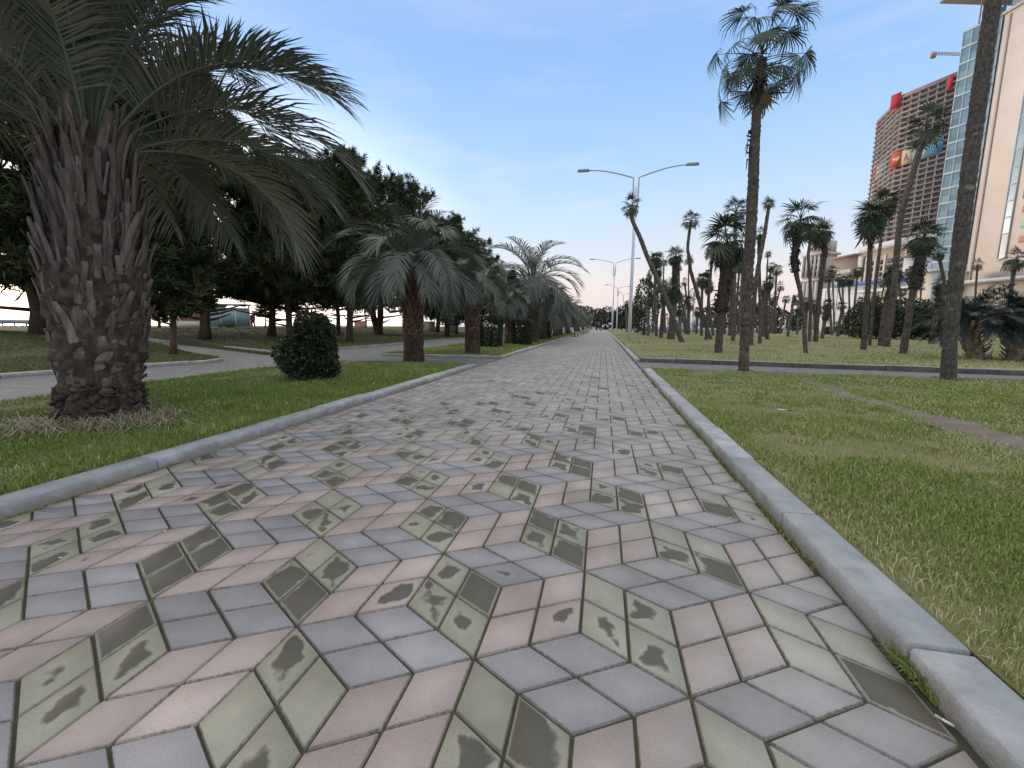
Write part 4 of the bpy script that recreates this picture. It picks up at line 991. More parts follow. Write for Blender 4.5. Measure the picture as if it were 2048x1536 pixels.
GROVE = [
 ('strongly leaning bare palm with a tiny crown, crossing the nearest lamp post', (1365, 685), [(1348, 640), (1330, 592), (1311, 550), (1297, 520), (1280, 474), (1264, 440)], (1262, 416), 24, (10, 8), 'open', 0, None),
 ('thick shaggy palm with a dense drooping crown just left of the tall slender palm', (1436, 706), [(1440, 660), (1446, 600), (1452, 550)], (1453, 492), 62, (15, 25), 'lush', .6, None),
 ('bent palm with a wavy trunk and small tuft right of the leaning palm', (1422, 679), [(1412, 652), (1396, 592), (1381, 540), (1375, 495)], (1381, 446), 24, (8, 6), 'open', 0, None),
 ('tall straight palm with a wide flat crown rising behind the shaggy palm', (1466, 682), [(1468, 600), (1470, 500)], (1471, 428), 33, (8, 7), 'open', 0, None),
 ('slim palm with a small yellow tuft right of the tall slender trunk', (1501, 691), [(1503, 650), (1507, 610), (1515, 540), (1529, 470)], (1538, 410), 18, (10, 7), 'tuft', 0, None),
 ('short crowned palm leaning out of the fork beside the yellow tufted palm', (1520, 688), [(1520, 600), (1518, 530)], (1519, 472), 17, (7, 8), 'open', .2, None),
 ('shaggy palm with a kinked swollen trunk and long spreading leaves', (1612, 707), [(1608, 650), (1602, 590), (1594, 555), (1588, 520), (1594, 480)], (1600, 447), 54, (9, 16), 'open', .45, None),
 ('curved palm with a dark mop crown before the domed tower', (1631, 684), [(1634, 640), (1640, 580), (1646, 530), (1650, 500)], (1644, 470), 34, (10, 13), 'mop', .3, None),
 ('slim palm between the kinked palm and the mop headed palm', (1619, 684), [(1621, 620), (1620, 560), (1616, 510)], (1623, 466), 24, (7, 6), 'open', 0, None),
 ('palm with a broad drooping crown at the left edge of the concrete tower', (1727, 700), [(1731, 640), (1737, 560), (1740, 500)], (1745, 440), 52, (12, 11), 'lush', .25, None),
 ('slimmer palm whose crown overlaps the broad crowned palm before the tower', (1739, 691), [(1746, 610), (1757, 520), (1764, 460)], (1772, 410), 40, (7, 7), 'lush', 0, None),
 ('tall curving palm with its small crown against the concrete tower', (1772, 694), [(1781, 640), (1789, 570), (1796, 480), (1804, 420), (1822, 360), (1836, 310)], (1853, 262), 50, (14, 15), 'open', 0, None),
 ('leaning palm with a bulging shaggy trunk before the glass hotel', (1806, 708), [(1815, 650), (1825, 590), (1836, 540), (1842, 510)], (1847, 480), 46, (16, 24), 'lush', .55, None),
 ('small palm with a light round crown beside the thick grey trunk', (1884, 694), [(1885, 620), (1888, 560)], (1877, 508), 20, (8, 8), 'open', 0, None),
 ('short stout palm with a dark flat crown left of the thick grey trunk', (1863, 688), [(1870, 640), (1880, 600)], (1884, 572), 27, (13, 19), 'mop', .5, None),
 ('little feather headed palm right of the thick grey trunk before the cream wall', (1946, 682), [(1949, 620), (1952, 570)], (1955, 532), 16, (5, 5), 'open', 0, None),
 ('palm with a dark crown rising behind the bushy clump at the right edge', (2012, 690), [(2017, 620), (2025, 560)], (2031, 522), 34, (9, 10), 'open', .2, None),
 ('stocky dark palm in the thicket before the glass hotel', (1762, 692), [(1768, 640), (1778, 590)], (1787, 553), 28, (15, 16), 'mop', .4, None),
 ('tiny crowned thin palm, higher of two beside the tall slender trunk', (1532, 668), [(1532, 600), (1534, 540)], (1536, 511), 11, (3.5, 3), 'tuft', 0, 62),
 ('tiny crowned thin palm, lower of two beside the tall slender trunk', (1539, 668), [(1539, 620), (1540, 560)], (1541, 535), 13, (4, 4), 'open', 0, 60),
 ('palm with a round dark crown low beside the yellow tufted palm', (1535, 679), [(1531, 640), (1532, 600)], (1538, 568), 20, (8, 10), 'mop', .2, None),
 ('plain dark trunked palm sharing the low round crowns left of the kinked palm', (1527, 674), [(1527, 620)], (1529, 582), 17, (9, 8), 'mop', .3, None),
 ('thin palm leaning right with a small crown at the left of the domed tower', (1575, 673), [(1582, 630), (1588, 590)], (1592, 603), 14, (6, 5), 'open', 0, 44),
 ('short palm with a drooping crown in front of the pavilion', (1594, 668), [(1596, 640)], (1598, 622), 14, (5, 5), 'mop', 0, 55),
 ('bushy headed short palm at the foot of the domed tower', (1610, 673), [(1612, 640)], (1614, 608), 19, (6, 6), 'mop', 0, 46),
 ('bulging shaggy short palm left of the white hall', (1644, 677), [(1648, 650), (1652, 632)], (1655, 612), 18, (8, 13), 'mop', .5, None),
 ('tall thin palm with a drooping head at the corner of the flat roofed block', (1664, 669), [(1660, 620), (1657, 580)], (1659, 553), 17, (6, 6), 'open', 0, 52),
 ('slanting short palm before the white hall', (1675, 672), [(1680, 640), (1684, 622)], (1683, 614), 14, (7, 6), 'open', 0, 46),
 ('thin palm with a dark cap under the blue roof edge, left one', (1690, 670), [(1687, 620), (1685, 580)], (1685, 563), 15, (4, 4), 'mop', 0, 52),
 ('thin palm with a dark cap under the blue roof edge, right one', (1697, 670), [(1699, 620), (1698, 580)], (1699, 562), 15, (4, 4), 'mop', 0, 54),
 ('reddish thin palm with a spreading cap before the flat roofed block', (1703, 668), [(1708, 620), (1713, 570)], (1716, 544), 16, (5, 5), 'mop', 0, 52),
 ('thin slanting palm with a tiny cap left of the blue roof', (1694, 667), [(1684, 610), (1677, 575)], (1675, 556), 11, (4, 4), 'open', 0, 56),
 ('palm with a full dark crown just right of the leaning palm', (1313, 673), [(1310, 620), (1310, 560)], (1312, 520), 22, (6, 6), 'lush', .2, None),
 ('very thin palm with a small dry crown between two fuller crowned palms', (1327, 669), [(1326, 600), (1327, 550)], (1328, 528), 12, (3, 3), 'tuft', 0, 60),
 ('thick palm with a stacked shaggy neck and upright crown', (1344, 679), [(1348, 630), (1350, 580), (1350, 545)], (1351, 515), 24, (11, 12), 'lush', .5, None),
 ('stout short palm with a wide dark crown at the foot of the leaning palm', (1338, 679), [(1342, 640), (1346, 610)], (1348, 583), 29, (9, 11), 'mop', .3, None),
 ('thin palm with a dry brown crown beside the thick shaggy neck', (1358, 667), [(1359, 600), (1358, 560)], (1358, 538), 10, (4, 4), 'tuft', 0, 64),
 ('thin straight palm with a flat brown crown left of the wavy palm', (1377, 668), [(1377, 600), (1377, 550)], (1378, 524), 15, (3.5, 3), 'tuft', 0, 60),
 ('low palm with a spiky crown before the white inflatable', (1376, 671), [(1376, 640), (1378, 622)], (1379, 610), 16, (7, 7), 'open', 0, 52),
 ('palm with a pointed dark crown left of the thick shaggy palm', (1403, 672), [(1403, 620), (1404, 590)], (1405, 562), 21, (6, 6), 'lush', .2, None),
 ('low dark palm among the trunks left of the thick shaggy palm', (1393, 668), [(1394, 645)], (1395, 625), 13, (5, 6), 'mop', 0, 58),
 ('slim palm leaning right behind the thick shaggy palm', (1412, 680), [(1416, 610), (1422, 540)], (1426, 503), 22, (6, 6), 'open', 0, None),
 ('slim palm just right of the thick shaggy palm', (1459, 671), [(1461, 620), (1463, 560)], (1464, 528), 20, (6, 5), 'lush', 0, None),
 ('slim palm second right of the thick shaggy palm', (1469, 673), [(1473, 610), (1477, 560)], (1480, 530), 20, (5, 5), 'mop', 0, None),
 ('slim palm hidden against the tall slender trunk', (1481, 671), [(1482, 600), (1484, 540)], (1486, 512), 18, (5, 5), 'lush', 0, None),
 ('dark small palm just left of the leaning palm', (1296, 672), [(1297, 620)], (1300, 603), 17, (6, 6), 'mop', .2, None),
 ('dense low palm under the arch of the leaning palm', (1322, 676), [(1325, 630), (1328, 605)], (1330, 590), 22, (8, 8), 'mop', .4, None),
 ('small thin palm left of the round headed tree', (1297, 669), [(1297, 600), (1298, 575)], (1298, 557), 10, (4, 4), 'open', 0, 60),
 ('small distant palm right beside the lamp post at the path edge', (1253, 665), [(1253, 630)], (1253, 609), 9, (4, 4), 'mop', 0, 70),
 ('slim palm leaning left in the gap between the shaggy palm and the wavy palm', (1427, 672), [(1420, 630), (1417, 600)], (1418, 575), 17, (6, 6), 'mop', 0, 46),
 ('short palm standing before the grey trees left of the tall slender trunk', (1449, 668), [(1450, 630)], (1452, 600), 15, (5, 5), 'mop', 0, 56),
 ('thin palm with a small crown far behind the kinked palm', (1560, 667), [(1566, 630), (1570, 610)], (1572, 600), 11, (4, 4), 'open', 0, 62),
 ('leaning short palm left of the thicket before the tower', (1705, 674), [(1712, 640), (1716, 620)], (1722, 606), 16, (6, 6), 'mop', 0, 42),
]
for (lab, bs, tr_, cpx, cr_, w, kd, sh, D) in GROVE:
    fan_palm(lab, bs, tr_, cpx, cr_, w, kd, D=D, shag=sh)
for i in range(46):
    D_ = rnd.uniform(50, 78); u_ = rnd.uniform(1275, 1560) if i < 28 else rnd.uniform(1560, 1880); b_ = 651.5 + .0062 * (u_ - 1024) + .985 * F_PX / D_; hh = rnd.uniform(45, 125); ln_ = rnd.uniform(-14, 18)
    fan_palm('thin far palm in the crowded back rows of the grove', (u_, b_), [(u_ + ln_ * .3, b_ - hh * .5)], (u_ + ln_, b_ - hh), rnd.uniform(9, 17), (rnd.uniform(3, 5), rnd.uniform(3, 4.5)), rnd.choice(['open', 'mop', 'lush', 'open']), D=D_, group='thin palms of the back rows')
for o in CR.values(): bpy.data.objects.remove(o)

# ------------------------------------------------------------------ pines
M_needle = mat_tintramp('pine_needles', [(0, (.018, .026, .014)), (.45, (.055, .073, .032)), (.8, (.130, .142, .055)), (1, (.20, .165, .080))], rough=.75, spec=.15)
M_pbark = mat('pine_bark', (.055, .040, .028), (.175, .115, .072), scale=6, bump=1.0, bscale=30, tint=(.7, 1.2), stretch=(3, 3, 1), detail=8)
def cards(P, D, L, W, rng, tint):
    """one leaf-sized blade at each P along D"""
    n = len(P); D = D / (np.linalg.norm(D, axis=1)[:, None] + 1e-9)
    r = rng.normal(size=(n, 3)); S = np.cross(D, r); S /= np.linalg.norm(S, axis=1)[:, None] + 1e-9
    L = np.asarray(L)[:, None]; W = np.asarray(W)[:, None]
    V = np.stack([P - S * W * .25, P + S * W * .25, P + D * L * .55 + S * W * .5, P + D * L, P + D * L * .55 - S * W * .5], 1).reshape(-1, 3)
    k = np.arange(n)[:, None] * 5
    return V, [k + np.array([[0, 1, 2, 4]]), k + np.array([[4, 2, 3]])], tint
def pine_mesh(seed, Hc=7.0, R=2.7, nb=95, prof='cone', lift=.0):
    rng = np.random.default_rng(seed); mb = MB(); wb = MB()
    for i in range(nb):
        t = (i + rng.random()) / nb; z = Hc * (.02 + .96 * t)
        if prof == 'cone': rr = R * (1 - t) ** .72 * (.55 + .45 * min(1, t * 5 + .35)) + .15
        elif prof == 'dome': rr = R * math.sqrt(max(.02, 1 - (t * 1.02 - .22) ** 2 / .68)) 
        else: rr = R * (.45 + .55 * math.sin(PI * (t * .9 + .08)))
        rr *= rng.uniform(.6, 1.15); az = i * 2.399963 + rng.normal(0, .3)
        o = np.array([math.cos(az), math.sin(az), 0]); tg = np.array([-o[1], o[0], 0])
        up0 = rng.uniform(-.18, .22) + .35 * t
        s = np.linspace(0, 1, 5); C = o * (rr * s)[:, None] + np.outer(rr * (up0 * s + .18 * s * s), [0, 0, 1]) + np.array([0, 0, z])
        wb.tube(C, np.linspace(.05, .012, 5) * (1.2 - .7 * t), n=4, tint=.3, caps=False)
        m_ = int(14 + 26 * rr / R)
        q = rng.uniform(.18, 1.0, m_) ** .75; sp_ = rng.normal(0, 1, m_) * .26 * rr * (1.15 - .75 * q)
        P = np.stack([np.interp(q, s, C[:, k_]) for k_ in range(3)], -1) + tg * sp_[:, None] + np.c_[0 * q, 0 * q, rng.normal(.03, .11, m_)]
        base = o[None] * .65 + tg[None] * (sp_ / (.25 * rr + .1))[:, None] * .6 + np.array([0, 0, .35])
        nn = 20; Pn = np.repeat(P, nn, 0); Dn = np.repeat(base, nn, 0) + rng.normal(0, .65, (m_ * nn, 3))
        tn = np.repeat(np.clip(rng.normal(.42, .24, m_) + .08 * (q - .5), 0, 1), nn) + rng.normal(0, .06, m_ * nn)
        L = rng.uniform(.17, .34, m_ * nn); W = rng.uniform(.020, .038, m_ * nn)
        V, F, T = cards(Pn, Dn, L, W, rng, None); mb.add(V, F, np.clip(tn, 0, 1))
    return mb, wb
PINES = {}
for key, a in {'cone': dict(seed=1, prof='cone'), 'cone2': dict(seed=2, prof='cone', nb=110, R=3.0), 'dome': dict(seed=3, prof='dome', Hc=5.5, R=3.0), 'column': dict(seed=4, prof='col', R=1.3, nb=75)}.items():
    mb, wb = pine_mesh(**a)
    mb.merge(MB())
    PINES[key] = (mb.build('crown', M_needle), wb.build('limb', M_pbark), a.get('Hc', 7.0), a.get('R', 2.7))
def pine(label, foot_px, D, crown_z, top_px, width_px, kind, tw, lean=(0, 0), twin=False, group='dark pines on the seaward lawn'):
    """crown_z: height of the lowest boughs; top and width in photo pixels at depth D"""
    p = gberm(*foot_px)
    if D is None: D = dep(p)
    foot = atd(foot_px[0], foot_px[1], D); foot[2] = float(berm(foot[0], foot[1])) - .03
    top = atd(top_px[0], top_px[1], D)
    ht = top[2] - foot[2]; w = width_px * D / F_PX
    t = thing('pine_tree', label, 'tree', foot, 0, group)
    dx = top[0] - foot[0]; dy = top[1] - foot[1]
    mb = MB(); tr = tw * D / F_PX / 2; zz = np.linspace(-.05, ht * .9, 16)
    def cl(z): s = max(0, z) / ht; return (dx * s ** 1.5 + .06 * math.sin(z * 1.3 + foot[0]), dy * s ** 1.5 + .05 * math.sin(z * 1.7))
    mb.tube(np.array([(*cl(z), z) for z in zz]), np.array([tr * (1 + .35 * math.exp(-max(z, 0) / .15)) * (1 - .75 * max(0, z) / ht) for z in zz]), n=10, tint=.5, jitter=.06, rng=RNG)
    if twin:
        mb.tube(np.array([(-.1 - .28 * z + .02 * z * z, .05, z) for z in np.linspace(-.05, ht * .55, 10)]), np.linspace(tr * 1.1, tr * .4, 10), n=10, tint=.35, jitter=.06, rng=RNG)
    for i in range(4):      # bare low limbs
        z = crown_z * rnd.uniform(.55, 1.0); az = rnd.uniform(0, 6.28); L_ = w * .22
        c = cl(z); mb.tube(np.array([(c[0], c[1], z), (c[0] + math.cos(az) * L_ * .5, c[1] + math.sin(az) * L_ * .5, z + .12), (c[0] + math.cos(az) * L_, c[1] + math.sin(az) * L_, z + .35)]), [tr * .35, tr * .25, tr * .1], n=5, tint=.3)
    mb.build('trunk', M_pbark, t, smooth=True)
    cm_, wm_, hc, rc = PINES[kind]
    a = rnd.uniform(0, 6.28); sc = (w / 2 / rc * .92, w / 2 / rc * .92, (ht - crown_z) / hc)
    c = cl(crown_z + .5 * (ht - crown_z))
    share(cm_, t, 'crown', loc=(c[0] * .8, c[1] * .8, crown_z), rot=(0, 0, a), scale=sc)
    share(wm_, t, 'limb', loc=(c[0] * .8, c[1] * .8, crown_z), rot=(0, 0, a), scale=sc)
    return t
pine('slim dark conifer at the bend of the side walk, right of the near palm', (348, 709), None, 1.15, (322, 200), 215, 'column', 11)
pine('pine with a forked thick trunk in front of the orange kiosk', (409, 678), None, 1.55, (418, 150), 330, 'cone', 19)
pine('broad pine whose trunk stands right of the walking person', (545, 672), None, 1.6, (545, 330), 290, 'cone2', 14)
pine('dark pine directly behind the round bush, slightly shorter', (578, 682), None, 1.5, (610, 345), 300, 'dome', 13)
pine('pine with a reddish trunk under the weeping left fronds of the squat palm', (700, 684), None, 1.75, (700, 318), 300, 'cone2', 14)
pine('slender trunked pine left of the reddish trunked pine', (677, 669), None, 1.6, (655, 350), 260, 'cone', 9)
pine('twin trunked pine forking from the ground left of the squat palm', (758, 668), None, 1.7, (812, 378), 235, 'dome', 13, twin=True)
pine('pine with a bare thin trunk right of the squat palm', (897, 673), None, 1.5, (880, 452), 200, 'dome', 7)
pine('leaning trunked pine in the second row beyond the squat palm', (874, 664), None, 1.9, (930, 478), 190, 'cone2', 9)
pine('pine standing close behind the smaller dark ringed palm', (912, 667), None, 1.9, (985, 505), 170, 'dome', 6)
pine('tall pine at the left edge behind the near palm, boughs low over the lawn', (78, 668), None, 1.2, (60, -160), 560, 'cone2', 26)
pine('pine behind the near palm trunk, filling the gap under its fronds', (215, 672), None, 1.6, (200, 40), 420, 'cone', 16)
pine('small crooked conifer on the crest left of the orange kiosk', (318, 658), 34.0, .5, (318, 590), 50, 'column', 5)
pine('young windswept tree on the crest right of the walking person', (531, 656), 40.0, 1.0, (528, 610), 52, 'dome', 3)
for i, (x, y, ht, w) in enumerate([(-12.8, 33, 7.2, 5.5), (-9.2, 42, 6.4, 5.0), (-12.2, 50, 7.0, 5.4), (-8.8, 60, 6.2, 5.2), (-12.0, 71, 6.8, 5.6), (-8.6, 84, 6.2, 5.6), (-11, 100, 6.6, 6.0)]):
    lab = ['first', 'second', 'third', 'fourth', 'fifth', 'sixth', 'seventh'][i]
    t = thing('pine_tree', 'dark pine behind the row of feather palms, %s counting away from the crossing walk' % lab, 'tree', (x, y, .07), 0, 'pines behind the palm row')
    mb = MB(); mb.tube(np.array([(.05 * math.sin(z), 0, z) for z in np.linspace(-.05, ht * .85, 8)]), np.linspace(.16, .04, 8), n=8, tint=.5, jitter=.05, rng=RNG); mb.build('trunk', M_pbark, t)
    cm_, wm_, hc, rc = PINES[['dome', 'cone2', 'cone'][i % 3]]
    for o_, nm in ((cm_, 'crown'), (wm_, 'limb')):
        share(o_, t, nm, loc=(0, 0, .9), rot=(0, 0, i * 1.3), scale=(w / 2 / rc, w / 2 / rc, (ht - .9) / hc))
for a_ in PINES.values():
    for o in a_[:2]: bpy.data.objects.remove(o)

# ------------------------------------------------------------------ shrubs, hedges, far woods
M_leaf = mat_tintramp('shrub_leaf', [(0, (.018, .028, .012)), (.5, (.040, .058, .024)), (.9, (.085, .105, .038)), (1, (.12, .12, .05))], rough=.55, spec=.4)
M_leaf_far = mat_tintramp('far_tree_leaf', [(0, (.030, .036, .024)), (.5, (.062, .070, .047)), (1, (.115, .118, .075))], rough=.8, spec=.15)
M_twig = mat('twig_bark', (.06, .045, .03), (.13, .10, .07), scale=8, bump=.6)
def leafy(n, surf, rng, L, W, inner=.25, up=.3):
    """leaves near a closed surface given by surf(u direction)->radius vector"""
    d = rng.normal(size=(n, 3)); d /= np.linalg.norm(d, axis=1)[:, None]
    r = np.where(rng.random(n) < inner, rng.uniform(.35, .9, n), rng.uniform(.88, 1.04, n))
    P = surf(d) * r[:, None]
    D = d * .7 + rng.normal(0, .6, (n, 3)) + np.array([0, 0, up])
    return P, D, L * rng.uniform(.6, 1.3, n), W * rng.uniform(.7, 1.3, n)
def bush_mesh(mb, c, rx, ry, rz_, n, seed, L, W, tmean=.45, lump=.18):
    rng = np.random.default_rng(seed)
    lp = rng.normal(size=(14, 3)); lp /= np.linalg.norm(lp, axis=1)[:, None]; la = rng.uniform(-1, 1, 14)
    def surf(d):
        k = np.clip((d @ lp.T - .55) / .45, 0, 1) @ la
        return d * (1 + lump * np.clip(k, -1.2, 1.2))[:, None] * np.array([rx, ry, rz_])
    P, D, l, w = leafy(n, surf, rng, L, W)
    V, F, T = cards(P + np.asarray(c), D, l, w, rng, None)
    cl_ = vnoise(P[:, 0] * 3 + 9, P[:, 2] * 3 + P[:, 1] * 2 + 9, 1.3 / max(rx, .3), seed + 3)
    mb.add(V, F, np.clip(tmean + (cl_ - .5) * .7 + rng.normal(0, .13, n), 0, 1)); return mb
def stems(mb, h, r, n, rng, sp=.5):
    for i in range(n):
        az = rng.random() * 6.28; s = rng.uniform(.2, 1) * sp
        mb.tube(np.array([(0.03 * math.cos(az), .03 * math.sin(az), -.03), (s * .5 * math.cos(az), s * .5 * math.sin(az), h * .5), (s * math.cos(az), s * math.sin(az), h)]), [r, r * .7, r * .3], n=5, tint=.4, caps=False)
    return mb
bp_ = gz(622, 757, .08)
t = thing('bush', 'round dark green bush on the grass strip between the near palm and the squat palm', 'bush', bp_)
mb = MB(); bush_mesh(mb, (.05, .0, .58), .40, .42, .54, 7000, 4, .062, .036, .42, .42); bush_mesh(mb, (.10, -.05, .28), .42, .44, .32, 3500, 5, .062, .036, .40, .35); bush_mesh(mb, (-.14, .0, .38), .32, .36, .38, 2600, 6, .06, .036, .55, .4); bush_mesh(mb, (.16, .05, .86), .28, .28, .28, 1500, 7, .06, .034, .45, .4); mb.build('foliage', M_leaf, t)
stems(MB(), .8, .02, 9, RNG, .35).build('stem', M_twig, t)
def hedge(label, foot, w, h, seed, flare=1.18):
    t = thing('hedge', label, 'hedge', foot, 0, 'clipped hedges in the grass strip')
    rng = np.random.default_rng(seed); n = 9000
    f = rng.integers(0, 5, n); a, b = rng.uniform(-1, 1, n), rng.random(n)
    k = lambda z: w / 2 * (1 + (flare - 1) * z)
    P = np.zeros((n, 3)); D = rng.normal(0, .6, (n, 3))
    for s_, (ax, sg) in enumerate([(0, 1), (0, -1), (1, 1), (1, -1)]):
        q = f == s_; z = b[q]; P[q, ax] = sg * k(z) * rng.uniform(.9, 1.03, q.sum()); P[q, 1 - ax] = a[q] * k(z); P[q, 2] = z * h; D[q, ax] += sg
    q = f == 4; P[q, 0] = a[q] * k(1); P[q, 1] = (b[q] * 2 - 1) * k(1); P[q, 2] = h * rng.uniform(.96, 1.03, q.sum()); D[q, 2] += 1
    V, F, T = cards(P, D, rng.uniform(.05, .09, n), rng.uniform(.03, .05, n), rng, None)
    mb = MB(); mb.add(V, F, np.clip(.36 + .22 * (P[:, 2] / h > .93) + rng.normal(0, .16, n), 0, 1)); mb.build('foliage', M_leaf, t)
    stems(MB(), h * .9, .03, 8, RNG, w * .35).build('stem', M_twig, t)
hedge('clipped dark hedge block just beyond the smaller ringed palm', gz(977, 694, .08) + np.array([0, .3, 0]), .86, 1.36, 3)
hedge('clipped dark hedge block before the trunk of the tall open crowned palm', gz(1042, 690, .08) + np.array([0, .3, 0]), .82, 1.25, 4)
hedge('low clipped hedge block beyond the tall open crowned palm', (-4.6, 33.0, .08), 1.0, 1.3, 5)

def woods(name, label, spots, cat, tmean=.45, m_=None, group=None, L=.28, n=1400, trunk=True):
    out = []
    for i, (u, v, top, wpx, D) in enumerate(spots):
        foot = atd(u, v, D); foot[2] = .05; k = D / F_PX; h = (v - top) * k; w = wpx * k
        lab = label[i] if isinstance(label, (list, tuple)) else label
        t = thing(name, lab, cat, foot, 0, group)
        mb = MB(); bush_mesh(mb, (0, 0, h * .56), w / 2, w / 2, h * .46, n, 50 + i, L, L * .55, tmean, .28); mb.build('crown' if trunk else 'foliage', m_ or M_leaf_far, t)
        tb = MB()
        if trunk: tb.tube(np.array([(0, 0, -.05), (.05, 0, h * .3), (0, .05, h * .6)]), [w * .035, w * .028, w * .015], n=7, tint=.4); tb.build('trunk', M_twig, t)
        else: stems(tb, h * .6, .04, 6, RNG, w * .25).build('stem', M_twig, t)
        out.append(t)
    return out
woods('shrub', ['dark thicket shrub below the white hall, leftmost', 'dark thicket shrub behind the broad crowned palm', 'tall grey green thicket shrub behind the curving palm', 'dark thicket shrub between the curving palm and the bulging palm', 'dark thicket shrub right of the bulging leaning palm', 'dark thicket shrub touching the thick grey trunk'],
      [(1722, 668, 600, 62, 38), (1752, 670, 595, 70, 36), (1790, 671, 592, 74, 35), (1820, 672, 605, 70, 36), (1850, 672, 610, 74, 35), (1885, 674, 612, 80, 34)], 'shrub', .50, M_leaf, 'thicket before the glass hotel', L=.20, n=2600, trunk=False)
woods('tree', ['round headed tree left of the leaning palm', 'dark broadleaf tree behind the foot of the round headed tree'], [(1287, 673, 560, 44, 46), (1275, 668, 600, 40, 60)], 'tree', .42, M_leaf, None, L=.22, n=2200)
woods('tree', ['grey green far tree behind the thick shaggy palm, left one', 'grey green far tree behind the thick shaggy palm, right one', 'grey green far tree behind the tall slender trunk', 'far tree right of the tall slender trunk', 'far dark tree standing over the small white pavilion', 'far tree left of the domed tower'],
      [(1418, 664, 615, 46, 85), (1450, 664, 618, 44, 88), (1490, 664, 614, 50, 85), (1524, 664, 606, 44, 84), (1553, 664, 618, 52, 82), (1592, 664, 626, 34, 90)], 'tree', .40, M_leaf_far, 'far trees beyond the grove', L=.42, n=1300)
woods('tree', ['far tree closing the path, first from the left', 'far tree closing the path, second from the left', 'far tree closing the path, third from the left', 'far tree closing the path, fourth from the left', 'far tree closing the path, last before the lamp posts', 'far tree behind the second lamp post', 'far tree behind the third lamp post'],
      [(1150, 660, 612, 50, 125), (1172, 660, 618, 46, 135), (1192, 660, 621, 40, 140), (1210, 660, 622, 40, 130), (1226, 660, 626, 36, 120), (1243, 661, 622, 34, 110), (1260, 662, 618, 36, 100)], 'tree', .42, M_leaf_far, 'far trees closing the path', L=.55, n=1300)
woods('shrub', ['small clipped bush before the white pavilion', 'small dark bush below the white hall', 'small round bush beside the slanting short palm'], [(1556, 664, 652, 12, 66), (1655, 664, 650, 14, 60), (1681, 666, 645, 16, 55)], 'shrub', .4, M_leaf, None, L=.2, n=500, trunk=False)

# squat many stemmed feather clump at the right edge, pale cut stubs at its foot
c0 = gz(2004, 722, .08)
cl = thing('cycad_clump', 'squat dark blue green clump of stiff fronds with pale cut stubs at the right edge', 'plant', c0)
M_dark = mat_tintramp('clump_leaf', [(0, (.012, .024, .020)), (.5, (.030, .052, .043)), (1, (.075, .100, .085))], rough=.5, spec=.5)
M_stub = mat('pale_cut_stubs', (.24, .175, .125), (.48, .38, .28), scale=5, bump=.6, bscale=40, tint=(.6, 1.25), stretch=(3, 3, .8))
crng = np.random.default_rng(17)
for (ox, oy, ln, hh) in ((-.55, .1, -.35, .95), (.25, -.05, .12, 1.1), (.95, .25, .45, .95)):
    tb = MB(); q = np.linspace(0, 1, 8)
    C = np.c_[ox + ln * q, oy + 0 * q, -.05 + hh * q]; tb.tube(C, .17 + .05 * np.sin(q * PI), n=12, tint=.3, jitter=.05, rng=crng)
    for i in range(44):
        s = (i + .5) / 44; az = i * 2.4 + crng.normal(0, .1); o = np.array([math.cos(az), math.sin(az), 0]); c = np.array([ox + ln * s, oy, hh * s * .98]); L_ = .16 + .16 * s
        tb.tube(np.array([c + o * .15, c + o * (.2 + L_ * .4) + np.array([0, 0, L_ * .6]), c + o * (.2 + L_ * .75) + np.array([0, 0, L_ * 1.1])]), [.06, .05, .042], n=5, tint=float(np.clip(crng.normal(.6, .25), 0, 1)), wdir=(-o[1], o[0], 0), flat=.4)
    tb.build('stem', M_stub, cl, smooth=True)
    fm = MB()
    for fr, M in crown_fronds(46, 1.3, crng, e_top=1.45, e_low=.18, arch=1.5, npair=44, ll=.30, lw=.018, vee=.35, droop=.2, base_r=.12, rise=.2):
        M = M.copy(); M[:3, 3] += (ox + ln, oy, hh); fm.merge(fr, M)
    fm.build('crown', M_dark, cl)

# ------------------------------------------------------------------ street lamps
M_pole = mat('lamp_pole_paint', (.70, .71, .72), (.79, .79, .80), scale=1.5, rough=.45, spec=.4)
M_arm = mat('lamp_arm_paint', (.42, .43, .45), (.52, .53, .55), scale=3, rough=.4, spec=.4)
M_head = mat('lamp_head_grey', (.30, .31, .32), (.38, .39, .40), scale=4, rough=.5)
M_lens = mat('lamp_lens', (.62, .62, .60), rough=.25, spec=.5)
def lamp(label, base, rz, sc=1.0):
    t = thing('street_lamp', label, 'street lamp', base, rz, 'double armed lamp posts along the path')
    mb = MB(); mb.tube(np.array([(0, 0, -.05), (0, 0, 3), (0, 0, 10.1 * sc)]), [.125, .115, .085], n=14); mb.box((0, 0, .02), (.42, .42, .05)); mb.build('pole', M_pole, t, smooth=False)
    for sg in (-1, 1):
        mb = MB(); ox = .17 * sg
        P = [(ox * .45, 0, 8.7 * sc), (ox, 0, 9.1 * sc), (ox, 0, 10.2 * sc), (ox, 0, 10.72 * sc)]
        for q in np.linspace(0, 1, 9)[1:]:
            P.append((ox + sg * 3.0 * q, 0, 10.72 * sc + .62 * math.sin(q * PI * .5)))
        mb.tube(np.array(P), [.045] * 4 + list(np.linspace(.045, .035, 8)), n=8)
        a = mb.build('arm', M_arm, t, smooth=True)
        hb = MB(); hx = sg * 3.45
        hb.box((hx, 0, 11.36 * sc), (.80, .26, .12), taper=.86); h_ = hb.build('lamp_head', M_head, a)
        lb = MB(); lb.box((hx + sg * .05, 0, 11.285 * sc), (.55, .20, .022)); lb.build('lens', M_lens, h_)
    return t
lp = gz(1258, 681.5, .08)
lamp('nearest white lamp post with two long arms, crossed by the leaning palm', (lp[0], lp[1], .06), .03)
p = atd(1224, 664, 66); lamp('second white lamp post with two arms, further down the path edge', (p[0], p[1], .06), .03)
